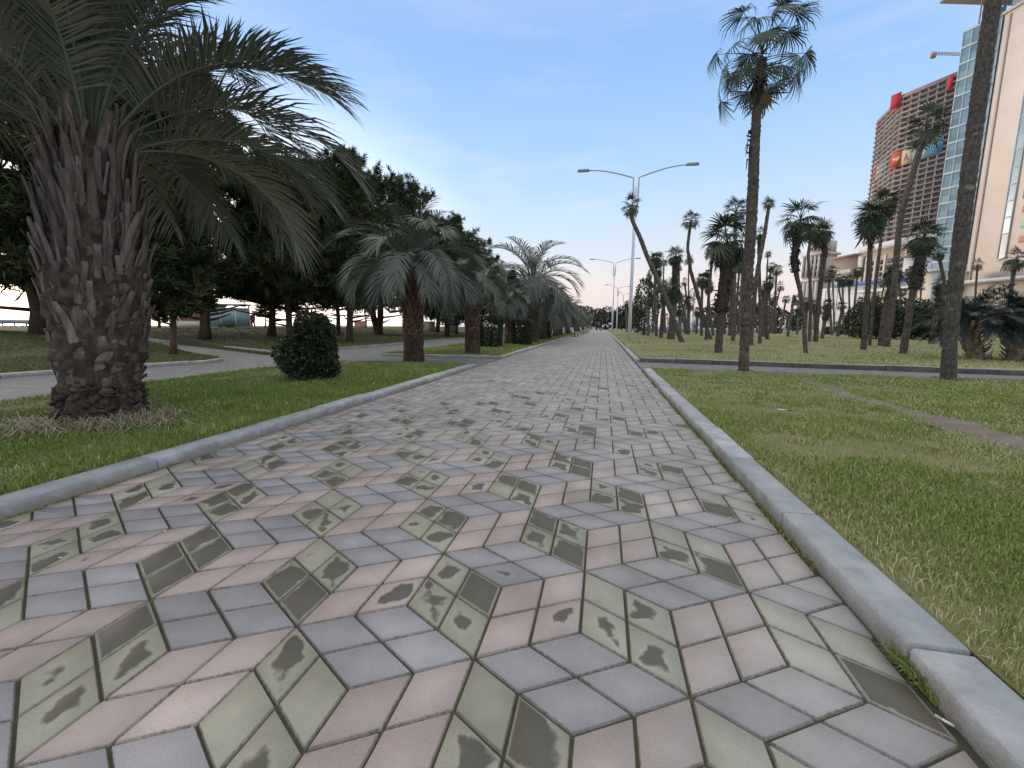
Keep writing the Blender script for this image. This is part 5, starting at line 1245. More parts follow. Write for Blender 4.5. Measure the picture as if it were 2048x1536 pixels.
p = atd(1233, 662, 92); lamp('third lamp post with arms turned at an angle, seen beside the second', (p[0], p[1], .06), .75, .86)
p = atd(1244, 661, 112); lamp('farthest thin lamp post, half hidden behind the nearest one', (p[0], p[1], .06), 1.2, .86)

# ------------------------------------------------------------------ benches, people, sign down the path
M_white = mat('white_painted_wood', (.62, .61, .57), (.74, .73, .69), scale=5, rough=.6, tint=(.9, 1.05))
M_iron = mat('dark_iron', (.018, .018, .02), (.035, .034, .034), scale=10, rough=.55, spec=.4)
def bench(label, loc, rz):
    t = thing('bench', label, 'bench', loc, rz, 'benches on the left edge of the path')
    mb = MB()
    for i in range(4): mb.box((.02, 0, 0), (.001, .001, .001)) if False else mb.box((.08 + i * .11, 0, .44), (.09, 1.7, .035), tint=rnd.random())
    mb.build('seat', M_white, t)
    mb = MB()
    for i in range(4):
        z = .54 + i * .11; mb.bar((-.01 - i * .045, -.85, z), (-.01 - i * .045, .85, z), .03, .09, rnd.random())
    mb.build('backrest', M_white, t)
    for y in (-.7, .7):
        mb = MB()
        mb.bar((.42, y, 0), (.40, y, .43), .05, .05); mb.bar((.02, y, 0), (.06, y, .43), .05, .05); mb.bar((.02, y, .43), (-.17, y, .95), .05, .05)
        mb.bar((.0, y, .42), (.44, y, .42), .05, .03); mb.bar((-.06, y, .66), (.40, y, .66), .05, .03); mb.bar((.40, y, .43), (.40, y, .66), .04, .04); mb.bar((-.04, y, .03), (.48, y, .03), .06, .04)
        mb.build('leg', M_iron, t)
for i, (u, v, D, rz) in enumerate([(1150, 673, 43, -.15), (1166, 668, 56, -.12), (1175, 664, 72, -.1), (1203, 662, 95, 0)]):
    p = atd(u, v, D)
    bench(['white slatted bench on dark iron legs, nearest on the left path edge', 'white slatted bench second along the left path edge', 'white slatted bench third along the left path edge', 'small white bench at the far end of the path'][i], (max(p[0] - .25, KL + .05), p[1], 0.0), rz)
def person(label, foot, hgt, rz, top_c, leg_c, hair_c, stride=.18, coat=False):
    t = thing('person', label, 'person', foot, rz)
    k = hgt / 1.72
    J = {'pel': (0, 0, .94), 'wai': (0, 0, 1.08), 'che': (0, .01, 1.30), 'nec': (0, .0, 1.47), 'hea': (0, .02, 1.58), 'cro': (0, .01, 1.68),
         'lh': (-.09, 0, .90), 'lk': (-.10, stride * .5, .50), 'la': (-.10, stride * .55 - .06, .08), 'lt': (-.10, stride * .55 + .12, .03),
         'rh': (.09, 0, .90), 'rk': (.10, -stride * .2, .50), 'ra': (.10, -stride, .10), 'rt': (.10, -stride + .15, .03),
         'ls': (-.19, 0, 1.40), 'le': (-.24, -.05, 1.13), 'lw': (-.23, .06, .90), 'lf': (-.22, .10, .80),
         'rs': (.19, 0, 1.40), 're': (.24, .03, 1.13), 'rw': (.23, .13, .92), 'rf': (.22, .17, .82)}
    Rr = {'pel': .14, 'wai': .125, 'che': .15, 'nec': .055, 'hea': .095, 'cro': .07, 'lh': .10, 'lk': .06, 'la': .042, 'lt': .035, 'ls': .07, 'le': .045, 'lw': .032, 'lf': .028}
    for q in ('h', 'k', 'a', 't', 's', 'e', 'w', 'f'): Rr['r' + q] = Rr['l' + q]
    E = [('pel', 'wai'), ('wai', 'che'), ('che', 'nec'), ('nec', 'hea'), ('hea', 'cro')] + [(a + x, a + y) for a in 'lr' for x, y in (('h', 'k'), ('k', 'a'), ('a', 't'), ('s', 'e'), ('e', 'w'), ('w', 'f'))] + [('pel', 'lh'), ('pel', 'rh'), ('che', 'ls'), ('che', 'rs')]
    def skin(names, edges, grow, name, m_, par, extra=None):
        ids = {n_: i for i, n_ in enumerate(names)}
        me = bpy.data.meshes.new(name); me.from_pydata([tuple(np.array(J[n_]) * k) for n_ in names], [(ids[a], ids[b]) for a, b in edges], [])
        o = bpy.data.objects.new(name, me); COL.objects.link(o)
        md = o.modifiers.new('skin', 'SKIN'); sl = me.skin_vertices[0].data
        for n_, i in ids.items():
            r = (Rr[n_] + grow) * k; sl[i].radius = (r * (1.0 if n_ not in ('wai', 'che', 'pel') else 1.15), r * (.8 if n_ in ('wai', 'che', 'pel') else 1)); 
        sl[0].use_root = True
        sb = o.modifiers.new('sub', 'SUBSURF'); sb.levels = 1; sb.render_levels = 1
        dg = bpy.context.evaluated_depsgraph_get(); m2 = bpy.data.meshes.new_from_object(o.evaluated_get(dg))
        o.modifiers.clear(); o.data = m2; m2.materials.clear(); m2.materials.append(m_); o.parent = par
        return o
    skin(list(J), E, 0, 'body', mat('skin_tone', (.40, .26, .19), rough=.6), t)
    skin(['wai', 'pel', 'che', 'ls', 'rs', 'le', 're', 'lw', 'rw'] , [('pel', 'wai'), ('wai', 'che'), ('che', 'ls'), ('che', 'rs'), ('ls', 'le'), ('rs', 're'), ('le', 'lw'), ('re', 'rw')], .022, 'jacket', mat('jacket_cloth', top_c, tuple(c * .7 for c in top_c), scale=20), t)
    skin(['pel', 'lh', 'rh', 'lk', 'rk', 'la', 'ra'], [('pel', 'lh'), ('pel', 'rh'), ('lh', 'lk'), ('rh', 'rk'), ('lk', 'la'), ('rk', 'ra')], .018 if not coat else .05, 'trousers' if not coat else 'skirt', mat('leg_cloth', leg_c, tuple(c * .7 for c in leg_c), scale=20), t)
    hb = MB(); a = np.linspace(0, PI, 7)
    for zc, r in ((1.60, .105),):
        th = np.linspace(0, 2 * PI, 12, endpoint=False); ph = np.linspace(.05, 1.75, 6)
        V = [((r * math.sin(p_) * math.cos(q)) * k, (-.012 + r * 1.06 * math.sin(p_) * math.sin(q)) * k, (zc + r * 1.15 * math.cos(p_)) * k) for p_ in ph for q in th]
        i_ = np.arange(5)[:, None] * 12; j_ = np.arange(12)[None]
        hb.add(V, [np.stack([i_ + j_, i_ + 12 + j_, i_ + 12 + (j_ + 1) % 12, i_ + (j_ + 1) % 12], -1).reshape(-1, 4), np.arange(12)[None].copy()])
    hb.build('hair', mat('dark_hair', hair_c, rough=.6), t, smooth=True)
    return t
p = atd(1193.5, 663, 100); person('person in dark clothes walking at the far end of the path, left of two', (p[0], p[1], 0), 1.62, 2.9, (.02, .02, .025), (.03, .03, .035), (.015, .012, .01))
p = atd(1199.5, 663, 100); person('person in dark clothes walking at the far end of the path, right of two', (p[0], p[1], 0), 1.70, 3.3, (.025, .025, .03), (.02, .02, .025), (.015, .012, .01))
p = atd(507, 657, 44); person('person in a reddish brown coat walking on the promenade by the glass kiosk', (p[0], p[1], float(berm(p[0], p[1])) - .01), 1.58, 1.2, (.20, .085, .06), (.16, .07, .05), (.03, .02, .015), coat=True)
p = atd(1217, 660, 84)
t = thing('sign', 'small white sign board on a dark post at the far right path edge', 'sign', (KR + .35, p[1], .07))
mb = MB(); mb.tube(np.array([(0, 0, -.05), (0, 0, 1.75)]), .03, n=8); mb.build('post', M_iron, t)
mb = MB(); mb.box((0, -.04, 1.5), (.55, .03, .42)); mb.build('board', mat('sign_white', (.70, .70, .69), rough=.5), t)

# ------------------------------------------------------------------ the sea front beyond the pines
def seaspot(u, D, v=657):
    p = atd(u, v, D); p[2] = 0.02; return p
M_orange = mat('kiosk_orange_panel', (.76, .52, .32), (.80, .58, .38), scale=3, rough=.6)
M_redad = mat('kiosk_poster_red', (.66, .26, .18), (.74, .42, .30), scale=2.2, rough=.5)
M_cream = mat('kiosk_cream_panel', (.76, .66, .50), (.80, .72, .57), scale=3, rough=.6)
M_glass = mat('kiosk_glass', (.24, .34, .34), (.36, .45, .44), scale=1.4, rough=.12, spec=.6)
M_steel = mat('white_metal', (.60, .62, .63), (.70, .71, .72), scale=4, rough=.4, spec=.4)
yaw = .0
def facing(p):      # turns local -Y towards the eye
    return math.atan2(p[1], p[0]) - PI / 2
b_ = .62
p = seaspot(399, 46); t = thing('kiosk', 'orange and cream sea front kiosk with a red poster behind the forked pine', 'kiosk', p, facing(p))
w = 92 * 46 / F_PX; h = 2.35
mb = MB(); mb.box((0, .9, (h + b_) / 2), (w, 1.8, h + b_)); mb.build('wall', M_orange, t)
mb = MB(); mb.box((0, -.02, b_ + .34), (w + .02, .03, .68)); mb.build('counter_panel', M_cream, t)
mb = MB(); mb.box((-.2, -.02, b_ + 1.35), (w * .55, .03, 1.15)); mb.build('poster', M_redad, t)
mb = MB(); mb.box((0, .7, h + b_ + .05), (w + .3, 2.4, .10)); mb.build('roof', M_cream, t)
p = seaspot(458, 45); t = thing('kiosk', 'glass walled sea front pavilion with pale frame left of the walking person', 'kiosk', p, facing(p))
w = 74 * 45 / F_PX; h = 2.45
mb = MB()
for x in (-w / 2, -w / 6, w / 6, w / 2): mb.box((x, 0, (h + b_) / 2), (.10, .10, h + b_))
for x in (-w / 2, w / 2): mb.box((x, 2.4, (h + b_) / 2), (.10, .10, h + b_))
mb.box((0, 0, b_ + .02), (w - .1, .07, .12)); mb.build('frame', M_steel, t)
mb = MB(); mb.box((0, .02, (h + b_) / 2 + .2), (w - .12, .02, h - .35)); mb.box((-w / 2 + .02, 1.2, (h + b_) / 2 + .2), (.02, 2.2, h - .35)); mb.box((w / 2 - .02, 1.2, (h + b_) / 2 + .2), (.02, 2.2, h - .35)); mb.box((0, 2.4, (h + b_) / 2 + .2), (w - .12, .02, h - .35)); mb.build('glazing', M_glass, t)
mb = MB(); mb.box((0, 1.2, h + b_ + .06), (w + .4, 3.0, .14)); mb.build('roof', M_steel, t)
mb = MB(); mb.box((.1, -.5, b_ + .35), (.8, .45, .70)); mb.box((-.75, -.55, b_ + .25), (.35, .35, .5)); mb.build('counter', mat('counter_dark', (.05, .06, .06), (.09, .10, .10), scale=4), t)
# low wall with openings at the left edge
p = seaspot(30, 48); t = thing('railing', 'grey sea wall railing with posts at the left edge behind the near palm', 'railing', p, facing(p))
each('post', mat('sea_wall_concrete', (.26, .27, .28), (.36, .37, .38), scale=2, tint=(.9, 1.1)), t, [((x, 0, .55), (.16, .14, 1.1), rnd.random()) for x in np.arange(-9, 9.1, .9)])
mb = MB(); mb.box((0, 0, 1.12), (18.4, .26, .52)); mb.build('beam', mat('sea_wall_beam', (.24, .25, .27), (.34, .35, .37), scale=2), t)
# wooden climbing frame
p = seaspot(742, 47); t = thing('climbing_frame', 'orange timber play tower on the sea front seen past the twin trunked pine', 'play tower', p, facing(p))
M_timb = mat('orange_timber', (.40, .20, .09), (.55, .31, .16), scale=4, rough=.7, tint=(.85, 1.15))
each('post', M_timb, t, [((x, y, 1.45), (.12, .12, 2.9), rnd.random()) for x in (-.55, .55) for y in (0, 1.1)])
mb = MB(); mb.box((0, .55, 1.55), (1.3, 1.3, .10)); mb.box((0, -.02, 2.0), (1.3, .06, .12)); mb.box((0, -.02, 1.75), (1.3, .06, .1)); mb.build('deck', M_timb, t)
mb = MB(); mb.add([(-.8, -.2, 2.9), (.8, -.2, 2.9), (.8, 1.3, 2.9), (-.8, 1.3, 2.9), (0, -.2, 3.55), (0, 1.3, 3.55)], [(0, 1, 4), (1, 2, 5, 4), (2, 3, 5), (3, 0, 4, 5), (3, 2, 1, 0)]); mb.build('roof', M_timb, t)
mb = MB(); mb.bar((.2, -.1, 1.55), (.9, -1.6, .66), .5, .05); mb.build('slide', mat('slide_yellow', (.70, .56, .22), rough=.4), t)
# low parasol tables and posts glimpsed between trunks
for i, (u, D) in enumerate([(722, 50), (905, 52), (858, 50)]):
    p = seaspot(u, D); t = thing('snack_stand', ['low snack stand with a flat green top left of the play tower', 'low snack stand glimpsed beside the thin trunked pine', 'low snack stand seen right of the squat palm trunk'][i], 'stand', p, facing(p), 'snack stands on the sea front')
    mb = MB(); mb.box((0, .5, .55 + .3), (1.3, .9, 1.3)); mb.build('cabinet', [M_redad, M_steel, M_cream][i], t)
    mb = MB(); mb.box((0, .5, 2.15), (1.9, 1.6, .08)); [mb.box((x, y, 1.45), (.06, .06, 1.3)) for x in (-.7, .7) for y in (0, 1)]; mb.build('canopy', mat('stand_green', (.16, .22, .15), rough=.7), t)

# ------------------------------------------------------------------ bits lying about
cb = gz(1889, 1447, .0)
t = thing('cigarette_butt', 'white cigarette end lying in the joint by the right kerb', 'litter', (cb[0], cb[1], .004), 2.35)
mb = MB(); mb.tube(np.array([(-.018, 0, .004), (.006, 0, .004)]), .0038, n=8); mb.build('paper', mat('cigarette_paper', (.72, .71, .68)), t)
mb = MB(); mb.tube(np.array([(.006, 0, .004), (.020, 0, .004)]), .0040, n=8); mb.build('filter', mat('cigarette_filter', (.55, .47, .36)), t)
M_peb = mat('pale_pebble', (.50, .48, .45), (.66, .64, .61), scale=40)
M_stone = mat('field_stone', (.26, .235, .205), (.36, .33, .295), scale=30)
for i, (u, v, s) in enumerate([(330, 1063, .007), (121, 1116, .007), (799, 946, .008), (955, 938, .007), (733, 1078, .006)]):
    p = gz(u, v); mb = MB(); a = np.linspace(0, 2 * PI, 7, endpoint=False); rr = s * (1 + .3 * np.sin(a * 2 + i))
    V = np.concatenate([np.c_[rr * np.cos(a), rr * .8 * np.sin(a), 0 * a + .001], np.c_[rr * .7 * np.cos(a), rr * .55 * np.sin(a), 0 * a + s * .7]])
    j = np.arange(7); mb.add(V, [np.stack([j, (j + 1) % 7, (j + 1) % 7 + 7, j + 7], -1), (j + 7)[None].copy()])
    o = mb.build('pebble', M_peb, loc=(p[0], p[1], .0)); tag(o, ['pale pebble on a blue grey tile left of the middle', 'pale pebble near the left edge of the tiles', 'small pale pebble on pink tiles farther up the path', 'tiny white pebble in the middle distance of the path', 'tiny white pebble on the rim of a tan tile'][i], 'pebble')
for i, (u, v, s) in enumerate([(1737, 785, .03), (1798, 803, .028), (1850, 814, .035), (2034, 876, .03)]):
    p = gz(u, v, .09); mb = MB(); a = np.linspace(0, 2 * PI, 8, endpoint=False); rr = s * (1 + .25 * np.sin(a * 3 + i))
    V = np.concatenate([np.c_[rr * np.cos(a), rr * .8 * np.sin(a), 0 * a - .01], np.c_[rr * .8 * np.cos(a), rr * .65 * np.sin(a), 0 * a + s * .3], np.c_[rr * .35 * np.cos(a), rr * .3 * np.sin(a), 0 * a + s * .5]])
    j = np.arange(8); mb.add(V, [np.stack([j, (j + 1) % 8, (j + 1) % 8 + 8, j + 8], -1), np.stack([j + 8, (j + 1) % 8 + 8, (j + 1) % 8 + 16, j + 16], -1), (j + 16)[None].copy()])
    o = mb.build('stone', M_stone, loc=(p[0], p[1], .085)); tag(o, ['small pale stone at the far end of the trodden track', 'small pale stone second along the edge of the trodden track', 'small pale stone third along the edge of the trodden track', 'pale stone beside the track at the right edge'][i], 'stone')

# ------------------------------------------------------------------ buildings beyond the grove
def planehit(u, v, P0, d):
    n = np.array([-d[1], d[0], 0.0]); r = ray(u, v)
    t = ((P0 - EYE) @ n) / (r @ n); return EYE + r * t
def head(deg):      # unit vector on the ground, deg to the right of the path direction
    a = math.radians(deg); return np.array([math.sin(a), math.cos(a), 0.0])
class Face:
    """vertical wall line: local x along d from P0, local -y towards the viewer"""
    def __init__(self, P0, d):
        self.P0 = np.array([P0[0], P0[1], 0.0]); self.d = d; self.rz = math.atan2(d[1], d[0])
    def sz(self, u, v):
        p = planehit(u, v, self.P0, self.d); return float((p - self.P0) @ self.d), float(p[2])
def panes(mb, x0, x1, z0, z1, nx, nz, y, rng, lo=.1, hi=.9):
    xs = np.linspace(x0, x1, nx + 1); zs = np.linspace(z0, z1, nz + 1)
    for i in range(nx):
        for k in range(nz):
            mb.add([(xs[i], y, zs[k]), (xs[i + 1], y, zs[k]), (xs[i + 1], y, zs[k + 1]), (xs[i], y, zs[k + 1])], [(0, 1, 2, 3)], tint=rng.uniform(lo, hi))
    return mb
brng = np.random.default_rng(77)
M_beige = mat('beige_render', (.63, .545, .47), (.70, .615, .535), scale=.25, rough=.85, bump=.1, bscale=3)
M_beige2 = mat('beige_render_trim', (.53, .44, .37), (.60, .50, .42), scale=.3, rough=.85)
M_white_r = mat('white_render', (.62, .60, .60), (.72, .70, .69), scale=.3, rough=.8)
M_cream_r = mat('cream_render', (.62, .53, .42), (.70, .61, .49), scale=.3, rough=.8)
M_gl = mat('hotel_glass', (.20, .31, .36), (.27, .38, .42), scale=.15, rough=.18, spec=.9, tint=(.62, 1.25))
M_mull = mat('pale_mullion', (.42, .50, .52), (.50, .57, .58), scale=.5, rough=.5)
M_dkgl = mat('dark_window', (.055, .058, .070), (.10, .10, .115), scale=.5, rough=.2, spec=.6, tint=(.7, 1.3))
M_grey = mat('roof_underside', (.20, .20, .21), (.27, .26, .27), scale=.3)
# --- hotel: glass corner block and beige slab
P0 = atd(1881, 400, 98); d1 = head(142); f1 = Face(P0, d1)
s1, _ = f1.sz(1950, 400); _, zt1 = f1.sz(1912, 72)
hot = thing('hotel', 'tall hotel with a glass corner and a beige slab behind the thick grey trunk', 'building', f1.P0, f1.rz)
mb = MB(); mb.box((s1 / 2, 12, zt1 / 2 - .3), (s1 - .05, 23.9, zt1 - .7)); mb.build('core', M_grey, hot)
nf = int(round(zt1 / 3.3)); mb = MB(); panes(mb, 0, s1, 0, zt1, 4, nf * 2, -.12, brng)
panes(mb, 0, .0001, 0, .0001, 1, 1, -.12, brng)
for k in range(nf * 2):
    z0_, z1_ = zt1 * k / nf / 2, zt1 * (k + 1) / nf / 2
    for q in range(4): mb.add([(-.02, q * 6, z0_), (-.02, q * 6 + 6, z0_), (-.02, q * 6 + 6, z1_), (-.02, q * 6, z1_)], [(3, 2, 1, 0)], tint=brng.uniform(.1, .9))
mb.build('glazing', M_gl, hot)
mb = MB()
for k in range(nf + 1): mb.box((s1 / 2, -.18, zt1 * k / nf), (s1 + .1, .16, .42), tint=.5)
for q in np.linspace(0, s1, 5): mb.box((q, -.16, zt1 / 2), (.16, .14, zt1))
mb.build('mullion', M_mull, hot)
mb = MB(); mb.box((s1 * .62, 2.5, zt1 + 1.5), (s1 * .6, .12, 3.0)); mb.build('roof_screen', M_gl, hot)
st_, zc_ = f1.sz(1886, 12); se_, _ = f1.sz(1990, 12)
mb = MB(); mb.prism([(st_, -1.5), (se_ + 6, -5.5), (se_ + 6, 14), (st_ + 7, 14)], zc_, zc_ + .5); mb.build('roof_canopy', M_grey, hot)
each('canopy_post', mat('canopy_post_paint', (.45, .30, .28), rough=.6), hot, [((q, 3, (zt1 + zc_) / 2), (.22, .22, zc_ - zt1 + .4), .5) for q in (se_ - 3.2, se_ + 2)])
G1 = f1.P0 + d1 * s1; d2 = head(164); f2 = Face(G1, d2)
R2 = Matrix.Rotation(f2.rz - f1.rz, 3, 'Z')
def part2(mb, name, m_):
    """a part of the hotel given in the beige wall's own frame"""
    o = mb.build(name, m_, hot); o.location = (s1 + .02, 0, 0); o.rotation_euler = (0, 0, f2.rz - f1.rz); return o
_, zt2 = f2.sz(2012, 28); sEnd, _ = f2.sz(2330, 400)
mb = MB(); mb.box((sEnd / 2 + .3, 9, zt2 / 2), (sEnd, 17.9, zt2)); part2(mb, 'wall', M_beige)
sg0, _ = f2.sz(1976, 300); sg1, _ = f2.sz(1981, 300)
mb = MB(); mb.box(((sg0 + sg1) / 2, -.06, zt2 / 2), (max(.35, sg1 - sg0), .10, zt2 - 1)); mb.box((sEnd / 2 + .3, -.14, zt2 + .25), (sEnd + .5, .5, .5)); part2(mb, 'trim', M_beige2)
sw0, zl = f2.sz(2030, 300); sw1, _ = f2.sz(2046, 300); _, zd1 = f2.sz(2012, 467); _, zd0 = f2.sz(2008, 516)
mb = MB(); panes(mb, sw0, sw1, zd1, zt2 - 2, 1, max(4, int((zt2 - zd1) / 3.3)), -.05, brng, .2, .8); part2(mb, 'window_strip', M_gl)
mb = MB(); panes(mb, sw0, sw1, zd0, zd1 - .15, 1, 2, -.05, brng); part2(mb, 'window', M_dkgl)
mb = MB()
for k in range(int((zt2 - zd1) / 3.3)): mb.box(((sw0 + sw1) / 2, -.08, zd1 + 3.3 * k), (sw1 - sw0, .08, .22))
for q in (sw0, sw1): mb.box((q, -.08, (zd0 + zt2) / 2), (.2, .12, zt2 - zd0))
part2(mb, 'window_bar', M_mull)
for (u, v0, v1, col) in ((2046, 381, 397, (.12, .30, .36)), (2045, 412, 425, (.45, .24, .16)), (2041, 443, 456, (.38, .52, .36)), (2037, 473, 486, (.48, .24, .16))):
    a_, za = f2.sz(u, v1); _, zb = f2.sz(u, v0); mb = MB(); mb.box((a_ + 2.4, -.10, (za + zb) / 2), (4.8, .18, zb - za)); part2(mb, 'coloured_panel', mat('coloured_panel', col, tuple(c * 1.15 for c in col), scale=.4, rough=.6))
def place2(o): o.location = (s1 + .02, 0, 0); o.rotation_euler = (0, 0, f2.rz - f1.rz)
for o in each('window', M_dkgl, hot, [((sw1 + 9 + q * 7, -.04, 12 + k * 3.3), (3.2, .06, 1.7), brng.random()) for q in range(3) for k in range(int(zt2 / 3.3) - 4)]): place2(o)
mb = MB(); mb.box((sEnd / 2, 8, zt2 + 2.4), (sEnd - 1, 14, 4.2)); part2(mb, 'penthouse', M_gl)
# podium: cream blocks, canopies
_, zp = f2.sz(1960, 575)
mb = MB(); mb.box((sEnd / 2 - 6, -5, zp / 2), (sEnd + 18, 9.8, zp)); part2(mb, 'podium', M_cream_r)
mb = MB(); mb.box((sEnd / 2 - 6, -6, zp + .3), (sEnd + 20, 12.4, .6)); mb.box((sEnd / 2 - 6, -10.2, zp * .55), (sEnd + 18, 1.6, .45)); part2(mb, 'podium_canopy', M_white_r)
for o in each('podium_window', M_dkgl, hot, [((q, -9.95, zp * .26), (3.2, .12, zp * .46), brng.random()) for q in np.arange(-12, sEnd, 4.5)]): place2(o)
fq = Face(atd(1836, 600, 92), head(146)); sq, zq = fq.sz(1892, 520)
an = thing('annex', 'cream cubic annex with a tall glass bay left of the hotel foot', 'building', fq.P0, fq.rz)
_, za = fq.sz(1850, 545)
mb = MB(); mb.box((sq / 2, 5, za / 2), (sq, 10, za)); mb.build('wall', M_cream_r, an)
sb_, _ = fq.sz(1866, 560); mb = MB(); panes(mb, sb_, sq - .3, 2, za - .3, 2, 4, -.06, brng); mb.build('glazing', M_gl, an)
mb = MB(); mb.box((sq / 2, 4.5, za + .2), (sq + .6, 11, .4)); mb.box((sq / 2, -.7, 3.6), (sq + 1, 1.6, .35)); mb.build('cornice', M_white_r, an)
# --- concrete tower being built
C0 = atd(1790, 300, 287); dR = head(147.4); dL = head(9.8); fR = Face(C0, dR); fL = Face(C0, dL)
sR, _ = fR.sz(1897, 300); sL, _ = fL.sz(1747, 300); _, zT = fR.sz(1790, 201)
tw = thing('concrete_tower', 'unfinished concrete tower wrapped in floor slabs with coloured banners', 'building', fR.P0, fR.rz)
M_inf = mat('brick_infill', (.235, .200, .19), (.315, .275, .258), scale=.12, rough=.9, tint=(.55, 1.2))
M_slab = mat('slab_concrete', (.315, .265, .245), (.385, .33, .30), scale=.2, rough=.9, tint=(.85, 1.15))
M_col = mat('column_concrete', (.30, .255, .21), (.37, .32, .265), scale=.2, rough=.9)
nF = 46; fh = zT / nF
rl = fL.rz - fR.rz
def rot2(x, y, a): return (x * math.cos(a) - y * math.sin(a), x * math.sin(a) + y * math.cos(a))
lx, ly = rot2(sL, 0, rl)                    # left end of the left wall in the tower's frame
foot_poly = [(0, 0), (sR, 0), (sR + 4, 24), (lx + 26, ly + 4), (lx, ly)]
def inset_poly(P, d):
    q = inset(np.array(P), d); return q if q is not None else np.array(P)
mb = MB(); core = inset_poly(foot_poly, 1.5)
nlow = int(nF * .56)
for k in range(nF):
    mb.prism(core, k * fh, (k + 1) * fh - .02, tint=(brng.uniform(.55, .95) if k < nlow else brng.uniform(.0, .35)))
mb.build('infill_wall', M_inf, tw)
mb = MB(); oute = inset_poly(foot_poly, -.3)
for k in range(nF + 1): mb.prism(oute, k * fh - .45, k * fh + .45, tint=brng.random())
mb.build('floor_slab', M_slab, tw)
mb = MB(); off = inset_poly(foot_poly, .35)
for q in np.linspace(.04, .97, 7): mb.box((sR * q, .6, zT / 2), (.7, .9, zT))
for q in np.linspace(.15, 1, 5): x, y = rot2(sL * q, -.6 if False else 0, rl); mb.box((x + .9, y + .3, zT / 2), (.7, 1.0, zT), rz=rl)
mb.build('column', M_col, tw)
bxs = []
for k in range(nlow - 1, 0, -1):
    for q in np.arange(.93, .07, -.085):
        if brng.random() < .8: bxs.append(((sR * q, 1.44, k * fh + fh * .5), (sR * .045, .2, fh * .42), brng.random() * .6))
each('window', M_dkgl, tw, bxs)
mb = MB()
for k in range(4, nF): mb.box((sR + .9, 1.0, k * fh), (2.0, 2.4, .8))
mb.build('balcony_end_lit', M_white_r, tw)  # white stands for sky light falling on the right slab ends
def banner(frame, u0, v0, u1, v1, col, rel, name='banner'):
    a0, za_ = frame.sz(u0, v0); a1, _ = frame.sz(u1, v0); _, zb_ = frame.sz(u0, v1)
    mb = MB(); mb.box(((a0 + a1) / 2, -.62, (za_ + zb_) / 2), (abs(a1 - a0) - .15, .25, abs(za_ - zb_)))
    o = mb.build(name, mat('banner_cloth', col, tuple(c * .85 for c in col), scale=.15, rough=.6), tw)
    o.rotation_euler = (0, 0, rel)
    return o, (a0 + a1) / 2, (za_ + zb_) / 2, abs(a1 - a0), abs(za_ - zb_)
RED = (.55, .045, .055); ORG = (.62, .12, .035); CRM = (.60, .52, .33); BLU = (.10, .28, .42); PAL = (.36, .48, .50)
banner(fR, 1784, 192, 1804, 220, RED, 0); banner(fR, 1898, 152, 1909, 180, RED, 0)
banner(fL, 1752, 246, 1757, 268, RED, rl); banner(fL, 1746, 340, 1750, 362, RED, rl)
o_, bx, bz, bw_, bh_ = banner(fR, 1784, 308, 1806, 336, ORG, 0)
M_mark = mat('banner_mark_white', (.72, .70, .68), rough=.6); M_markd = mat('banner_mark_dark', (.16, .14, .13), rough=.6)
mk_ = MB()
for (xa, za_, xb, zb_) in ((-.26, .14, -.14, -.12), (-.14, -.12, -.02, .10), (-.02, .10, .10, -.12), (.10, -.12, .24, .14)):
    mk_.bar((bx + xa * bw_, -.78, bz + za_ * bh_), (bx + xb * bw_, -.78, bz + zb_ * bh_), .08, .09 * bh_)
o2 = mk_.build('lettering', M_mark, o_)
o_, bx, bz, bw_, bh_ = banner(fR, 1806, 302, 1829, 331, CRM, 0)
mk_ = MB()
for (xa, za_, xb, zb_) in ((-.24, -.22, -.10, .22), (-.10, .22, .04, -.22), (-.17, -.06, -.03, -.06)):
    mk_.bar((bx + xa * bw_, -.78, bz + za_ * bh_), (bx + xb * bw_, -.78, bz + zb_ * bh_), .08, .05 * bh_)
mk_.build('lettering', M_markd, o_)
banner(fR, 1829, 298, 1840, 326, PAL, 0); banner(fR, 1840, 289, 1862, 319, PAL, 0)
o_, bx, bz, bw_, bh_ = banner(fR, 1862, 278, 1889, 310, BLU, 0)
mk_ = MB(); mk_.box((bx + .18 * bw_, -.78, bz + .05 * bh_), (.36 * bw_, .06, .10 * bh_)); mk_.box((bx - .22 * bw_, -.78, bz), (.2 * bw_, .06, .34 * bh_)); mk_.build('lettering', mat('banner_mark_pale', (.34, .46, .58), rough=.6), o_)
banner(fL, 1765, 318, 1773, 344, BLU, rl); banner(fL, 1758, 326, 1765, 352, PAL, rl); banner(fL, 1751, 334, 1758, 360, CRM, rl)
mb = MB(); mb.prism(inset_poly(foot_poly, .1), zT + .4, zT + 2.0); mb.build('parapet', mat('red_safety_net', (.38, .22, .19), (.44, .28, .24), scale=.3), tw)
